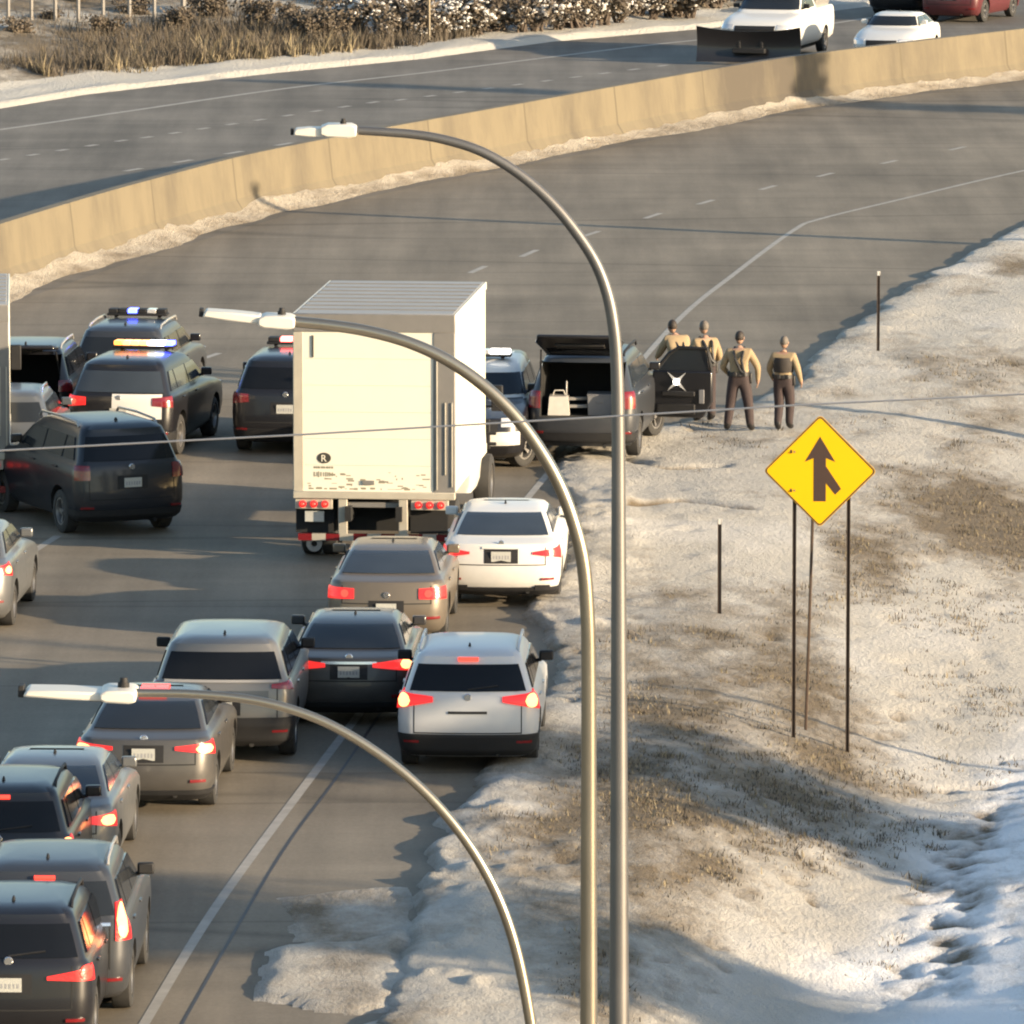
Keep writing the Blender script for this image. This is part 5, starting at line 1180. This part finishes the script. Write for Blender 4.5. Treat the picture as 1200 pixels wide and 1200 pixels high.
lamp_post(58, [(690, 1200), (690, 1000), (690, 800), (688.5, 720), (683.5, 660), (672, 612), (655, 567), (632, 526), (603, 487), (567, 452), (524, 422), (478, 401), (430, 388), (385, 381), (345, 377)], .092, .040, ((303, 375), (346, 377)), ((238, 366), (306, 373)),
          'middle lamp post with gleaming shaft whose arm curves over the box truck')
lamp_post(40.6, [(640, 1420), (634, 1290), (622, 1200), (606, 1118), (585, 1055), (556, 1000), (520, 952), (478, 910), (430, 874), (380, 846), (330, 828), (280, 818), (220, 813), (160, 812)], .052, .022, ((118, 812), (161, 813)), ((28, 809), (122, 813)),
          'lowest lamp post whose arm curves over the bronze sedan at the bottom')
# overhead cable between two wooden poles outside the picture
def utility_pole(x, y, h, lab):
    z = terr(x, y); root = thing('utility_pole', (x, y, z), 0, lab, 'pole', 'utility poles beside the view'); h -= z
    e = MB(); e.tube([(0, 0, -.1), (0, 0, h * .5), (0, 0, h + .6)], [.17, .15, .12], 14); e.build('shaft', M['wood'], root)
    e = MB(); e.box((0, -.16, h - .1), (.12, .12, 1.8)); e.build('crossarm', M['wood'], root, .01)
    e = MB(); e.lathe_x([(-.06, .02), (-.06, .05), (.06, .05), (.06, .02)], (0, 0, 0), 12); b = e.build('insulator', M['clearlens'], root); b.location = (0, 0, h + .62)
D = 50.0; CP = [at_depth(u, v, D) for u, v in ((0, 528), (242, 515), (350, 509.5), (520, 499.5), (646, 492), (750, 486), (930, 475), (1200, 462))]
a, b = CP[0], CP[-1]; dz = (b.z - a.z) / (b.x - a.x); xl_, xr_ = -24.0, 27.0
CP = [Vector((xl_, D, a.z + dz * (xl_ - a.x) + .9)), Vector((-12, D, a.z + dz * (-12 - a.x) + .2))] + CP + [Vector((13, D, b.z + dz * (13 - b.x) + .25)), Vector((xr_, D, b.z + dz * (xr_ - b.x) + .9))]
e = MB(); e.tube(CP, .0065, 6); o = e.build('overhead_cable', M['wire']); tag(o, 'thin overhead cable slung across the whole view in front of the box truck', 'cable')
utility_pole(xl_, D, CP[0].z - .65, 'wooden utility pole left of the view, holding the overhead cable'); utility_pole(xr_, D, CP[-1].z - .65, 'wooden utility pole right of the view, holding the overhead cable')

# ------------------------------------------------------------------ vegetation
def blades(name, pts, hmin, hmax, mats, n, w=.012, lean=.5, seed=1):
    q = random.Random(seed); mb = MB()
    for p in pts:
        big = q.choice((.6, .8, 1.0, 1.0, 1.5))
        for k in range(max(2, int(n * q.uniform(.4, 1.9)))):
            b = p + Vector((q.gauss(0, .07), q.gauss(0, .07), -.03)); h = q.uniform(hmin, hmax) * big; a = q.uniform(0, 6.283); l = q.uniform(0, lean) * h
            t = b + Vector((math.cos(a) * l, math.sin(a) * l, h)); m_ = (b + t) / 2 + Vector((0, 0, h * .12)); s = Vector((math.cos(a + 1.57), math.sin(a + 1.57), 0)) * w
            mb.add([b - s, b + s, m_ + s * .8, m_ - s * .8, t], [(0, 1, 2, 3), (3, 2, 4)], q.randrange(len(mats)) if q.random() < .9 else 0)
    o = mb.build(name, mats, recalc=False); o['kind'] = 'stuff'; return o
q = random.Random(12); pts = []
while len(pts) < 3800:
    u, v = q.uniform(560, 1230), q.uniform(420, 1200); p = flat(u, v)
    x, y = p.x, p.y; d = x - float(xedge(y))
    if d < .7 or x - float(xref(y)) > float(np.interp(y, [60, 93, 112, 125, 150], [4.8, 5.4, 6.4, 9.0, 20])): continue
    dens = .5 * float(fbm(x * .28, y * .10, 51)) + .5 * float(fbm(x * 1.1, y * .5, 61))
    bl = sum(a_ * math.exp(-((u - bu) / ru) ** 2 - ((v - bv) / rv) ** 2) for bu, bv, ru, rv, a_ in ((1020, 655, 60, 45, .5), (1160, 590, 90, 40, .5), (850, 760, 130, 80, .25), (950, 800, 60, 80, .3), (820, 980, 120, 70, .25), (1130, 425, 90, 40, .2), (760, 1090, 90, 50, .2)))
    if q.random() < max(0, (dens - .50) * 2.6 + bl): pts.append(Vector((x, y, terr(x, y))))
o = blades('dry_grass', pts, .02, .09, [M['straw'], M['strawlight'], M['twig']], 8, .007, 1.3, 3); tag(o, 'short dry grass poking through the snow of the verge', 'grass')
# tall dry grass and brush on the far bank
q = random.Random(21); pts = []; pts2 = []
for k in range(8500):
    u = q.uniform(-60, 560); vv = np.interp(u, [-60, 0, 167, 333, 500, 560], [104, 98, 84, 66, 54, 50]); v = vv - abs(q.gauss(0, 34)) if q.random() < .8 else vv - q.uniform(0, 90)
    if v < -60: continue
    if u > 330 and q.random() < (u - 330) / 300: continue
    if u < 340 and v < 36 and q.random() < .75: continue
    p = far_pt(u, v); pts.append(p)
for k in range(560):
    u = q.uniform(40, 480); vv = np.interp(u, [0, 167, 333, 500], [98, 84, 66, 54]); p = far_pt(u, vv - abs(q.gauss(3, 9)) + 2)
    if float(fbm(u * .03, u * 0, 66)) > .45: pts2.append(p)
o = blades('tall_grass', pts, .15, .60, [M['straw'], M['twig'], M['straw'], M['dryleaf']], 9, .013, .8, 5); tag(o, 'tall brown dry grass covering the bank beyond the far road', 'grass')
o = blades('pale_grass', pts2, .15, .6, [M['strawlight'], M['straw']], 9, .016, .9, 6); tag(o, 'sunlit straw coloured grass tufts at the foot of the far bank', 'grass')

def shrub_mesh(seed, h, w, snow=.3, leaf=.55):
    q = random.Random(seed); tw = MB(); lf = MB(); sn = MB(); tips = []
    for k in range(9):
        a = q.uniform(0, 6.283); l = q.uniform(.2, 1) * w * .5; b = Vector((q.gauss(0, .08), q.gauss(0, .08), -.05)); t = Vector((math.cos(a) * l, math.sin(a) * l, h * q.uniform(.55, 1)))
        m_ = b * .4 + t * .6 + Vector((0, 0, h * .08)); tw.tube([b, m_, t], [.035, .02, .008], 5)
        for j in range(5):
            s = b.lerp(t, q.uniform(.3, .95)); a2 = q.uniform(0, 6.283); e2 = s + Vector((math.cos(a2), math.sin(a2), q.uniform(.1, .8))) * h * q.uniform(.12, .28); tw.tube([s, e2], [.012, .004], 4); tips.append(e2); tips.append(s.lerp(e2, .5))
    for t in tips:
        for j in range(11):
            c = t + Vector((q.gauss(0, .13), q.gauss(0, .13), q.gauss(0, .11))) * max(.7, h / 1.8); n = Vector((q.gauss(0, 1), q.gauss(0, 1), q.gauss(0, 1))).normalized(); a = n.orthogonal().normalized(); b = n.cross(a); s = q.uniform(.03, .085)
            lf.add([c - a * s, c + b * s * .6, c + a * s, c - b * s * .6], [(0, 1, 2, 3)], 0 if q.random() < leaf else 1)
        if q.random() < snow:
            for j in range(9):
                c = t + Vector((q.gauss(0, .10), q.gauss(0, .10), q.uniform(-.05, .14))); s = q.uniform(.025, .075); lf.ball(c, (s, s * .9, s * .6), 6, 2)
    return tw, lf, sn
PROTO = []
for i in range(4):
    tw, lf, sn = shrub_mesh(40 + i, 1.0 + .0, 1.5, .30)
    a = tw.build('stem', M['bark']); b = lf.build('foliage', [M['dryleaf'], M['twig'], M['snowbit'] if i < 3 else M['dryleaf']], recalc=False)
    PROTO.append((a, b))
q = random.Random(33); cnt = 0; spots = []
for k in range(64):
    u = 335 + (k % 32) * 16.5 + q.uniform(-8, 8); row = k // 32
    vv = np.interp(u, [330, 500, 567, 733, 837, 900], [66, 54, 47, 32, 26, 20]); v = vv - 3 - row * 24 - abs(q.gauss(0, 6))
    if u < 430 and q.random() < .45: continue
    spots.append((u, v))
for u, v in ((862, 4), (880, -14), (300, 40), (120, 52), (60, 40), (210, 46), (250, 30), (20, 60), (160, 30), (90, 20)): spots.append((u, v))
for i, (u, v) in enumerate(spots):
    p = far_pt(u, v); pr_ = PROTO[i % 3] if u > 400 else PROTO[3]; s = q.uniform(1.0, 1.9) if u > 400 else q.uniform(.7, 1.1)
    kind_ = 'leafless brown shrub holding clumps of snow on the bank above the far road' if u > 400 else 'low brown shrub among the tall dry grass on the far bank'
    root = thing('shrub', p, q.uniform(0, 6.28), kind_, 'shrub', 'shrubs on the far bank' if u > 400 else 'low shrubs in the dry grass'); root.scale = (s * 1.05, s * 1.05, s)
    for src_ in pr_:
        c = src_.copy(); COL.objects.link(c); c.parent = root
for t in PROTO:
    for src_ in t: bpy.data.objects.remove(src_)
# fence along the top of the bank
FP = [(-20, 46), (10, 44), (37, 43), (65, 42), (92, 42), (121, 39), (152, 36), (181, 36), (215, 33), (250, 30), (294, 30)]
p0 = far_pt(10, 31); root = thing('wire_fence', p0, 0, 'wire fence with pale posts along the top left of the bank', 'fence'); o0 = Vector(root.location); tops = []
for i, (u, v) in enumerate(FP):
    p = far_pt(u, v); t = at_depth(u, v - (62 if i != 8 else 70), p.y); h = t.z - p.z; tops.append((p, h))
    e = MB(); e.tube([p - o0 - Vector((0, 0, .2)), p - o0 + Vector((0, 0, h))], .06 if i != 8 else .09, 8); e.build('post', M['boxgrey'], root)
e = MB()
for hh in (.25, .5, .75, .98):
    e.tube([p - o0 + Vector((0, -.05, h * hh)) for p, h in tops], .010, 5)
e.build('wire', M['greygalv'], root)
e = MB(); p, h = tops[8]; e.tube([p - o0 + Vector((.1, 0, h * .9)), tops[9][0] - o0 + Vector((.3, 0, .1))], .04, 6); e.build('brace', M['galv'], root)
p = far_pt(503, 52); root = thing('marker_pole', p, 0, 'single pale pole among the snowy shrubs above the far road', 'pole'); e = MB(); e.tube([(0, 0, -.2), (0, 0, 3.4)], .05, 8); e.build('post', M['galv'], root); e = MB(); e.tube([(0, 0, 3.4), (0, 0, 3.5)], .07, 8); e.build('cap', M['trim'], root)

# unseen trees added right of the view to throw the long shadows
def conifer(x, y, h, w, label, seed):
    q = random.Random(seed); z = terr(x, y); root = thing('shadow_conifer', (x, y, z), q.uniform(0, 6), label, 'tree', 'added shadow trees on the right embankment')
    e = MB(); e.tube([(0, 0, -.2), (0, 0, h * .5), (0, 0, h * .97)], [.22, .13, .02], 8)
    n = int(h * 5)
    L2 = MB()
    for k in range(n):
        t = .10 + .88 * (k / n); zz = h * t; l = w * (1 - t) ** .8 * q.uniform(.6, 1.05) + .15; a = k * 2.4; d = Vector((math.cos(a), math.sin(a), 0))
        e.tube([(0, 0, zz), d * l + Vector((0, 0, zz - .18 * l))], [.03, .008], 4)
        for j in range(int(46 * l) + 16):
            c = d * l * q.uniform(.1, 1) + Vector((q.gauss(0, .12 * l + .06), q.gauss(0, .12 * l + .06), zz - .18 * l * .6 + q.gauss(0, .12))); nrm = Vector((q.gauss(0, 1), q.gauss(0, 1), q.gauss(0, 1))).normalized(); u_ = nrm.orthogonal().normalized(); b = nrm.cross(u_); s = q.uniform(.12, .32)
            L2.add([c - u_ * s, c + b * s * .4, c + u_ * s, c - b * s * .4], [(0, 1, 2, 3)])
    e.build('trunk', M['bark'], root); L2.build('crown', M['conifer'], root, recalc=False)
def shadow_tree(x, y, h, r, label, seed):
    q = random.Random(seed); z = terr(x, y); root = thing('shadow_tree', (x, y, z), 0, label, 'tree', 'added bare shadow trees on the right embankment'); e = MB(); c = MB()
    e.tube([(0, 0, -.2), (.05, 0, h * .3), (0, .1, h * .65)], [r * 1.3, r, r * .7], 12)
    def br(p, d, l, rr, dep):
        t = p + d * l; c.tube([p, (p + t) / 2 + Vector((q.gauss(0, .05), q.gauss(0, .05), .05)) * l, t], [rr, rr * .8, rr * .55], 6)
        if dep:
            for k in range(3): br(p.lerp(t, q.uniform(.55, 1)), (d + Vector((q.gauss(0, .45), q.gauss(0, .45), q.gauss(.15, .3)))).normalized(), l * .68, rr * .55, dep - 1)
    for k in range(5): a = k * 1.3; br(Vector((0, .1, h * q.uniform(.5, .65))), Vector((math.cos(a) * .6, math.sin(a) * .6, .9)).normalized(), h * .28, r * .5, 3)
    e.build('trunk', M['bark'], root); c.build('crown', M['bark'], root)
def from_shadow(u, v, dist):      # a spot on the ground whose sunward direction holds the tree
    p = flat(u, v); return p.x + S.x / math.hypot(S.x, S.y) * dist, p.y + S.y / math.hypot(S.x, S.y) * dist
for (u, v, dist, h, w, lab) in ((840, 914, 24, 14.5, 3.0, 'unseen conifer added for its shadow, right of the yellow sign'), (780, 896, 33, 16.5, 3.4, 'taller unseen conifer added to deepen that shadow, behind the first one'),
        (560, 1116, 27, 16, 3.0, 'unseen conifer added for its shadow, nearest the camera on the right embankment'), (480, 1084, 36, 18, 3.2, 'tall unseen conifer added for its shadow, behind the nearest one')):
    x, y = from_shadow(u, v, dist); conifer(x, y, h, w, lab, int(u))
x, y = from_shadow(1150, 128, 34); conifer(x, y, 12, 3.0, 'unseen conifer added to shade the far road, right of the bend', 31)
x, y = from_shadow(1000, 279, 13); z = terr(x, y)  # unseen pole added to lay a shadow over road and barrier
root = thing('utility_pole', (x, y, z), 0, 'unseen thick wooden pole added for its shadow near the road bend', 'pole'); e = MB(); e.tube([(0, 0, -.1), (0, 0, 3), (0, 0, 6.9)], [.26, .23, .17], 14); e.build('shaft', M['wood'], root)  # added shadow caster, not one of the utility poles
e = MB(); e.box((0, 0, 6.92), (.6, .6, .06)); e.build('cap', M['greygalv'], root, .01)
for (u, v, dist, h, r, lab) in ((1080, 490, 14, 8, .22, 'unseen bare tree added for its shadow across from the people'), (800, 812, 22, 8, .07, 'slim unseen bare tree added for its thin shadow')):
    x, y = from_shadow(u, v, dist); shadow_tree(x, y, h, r, lab, int(u))  # unseen bare trees, placed to drop narrow shadows on the snow
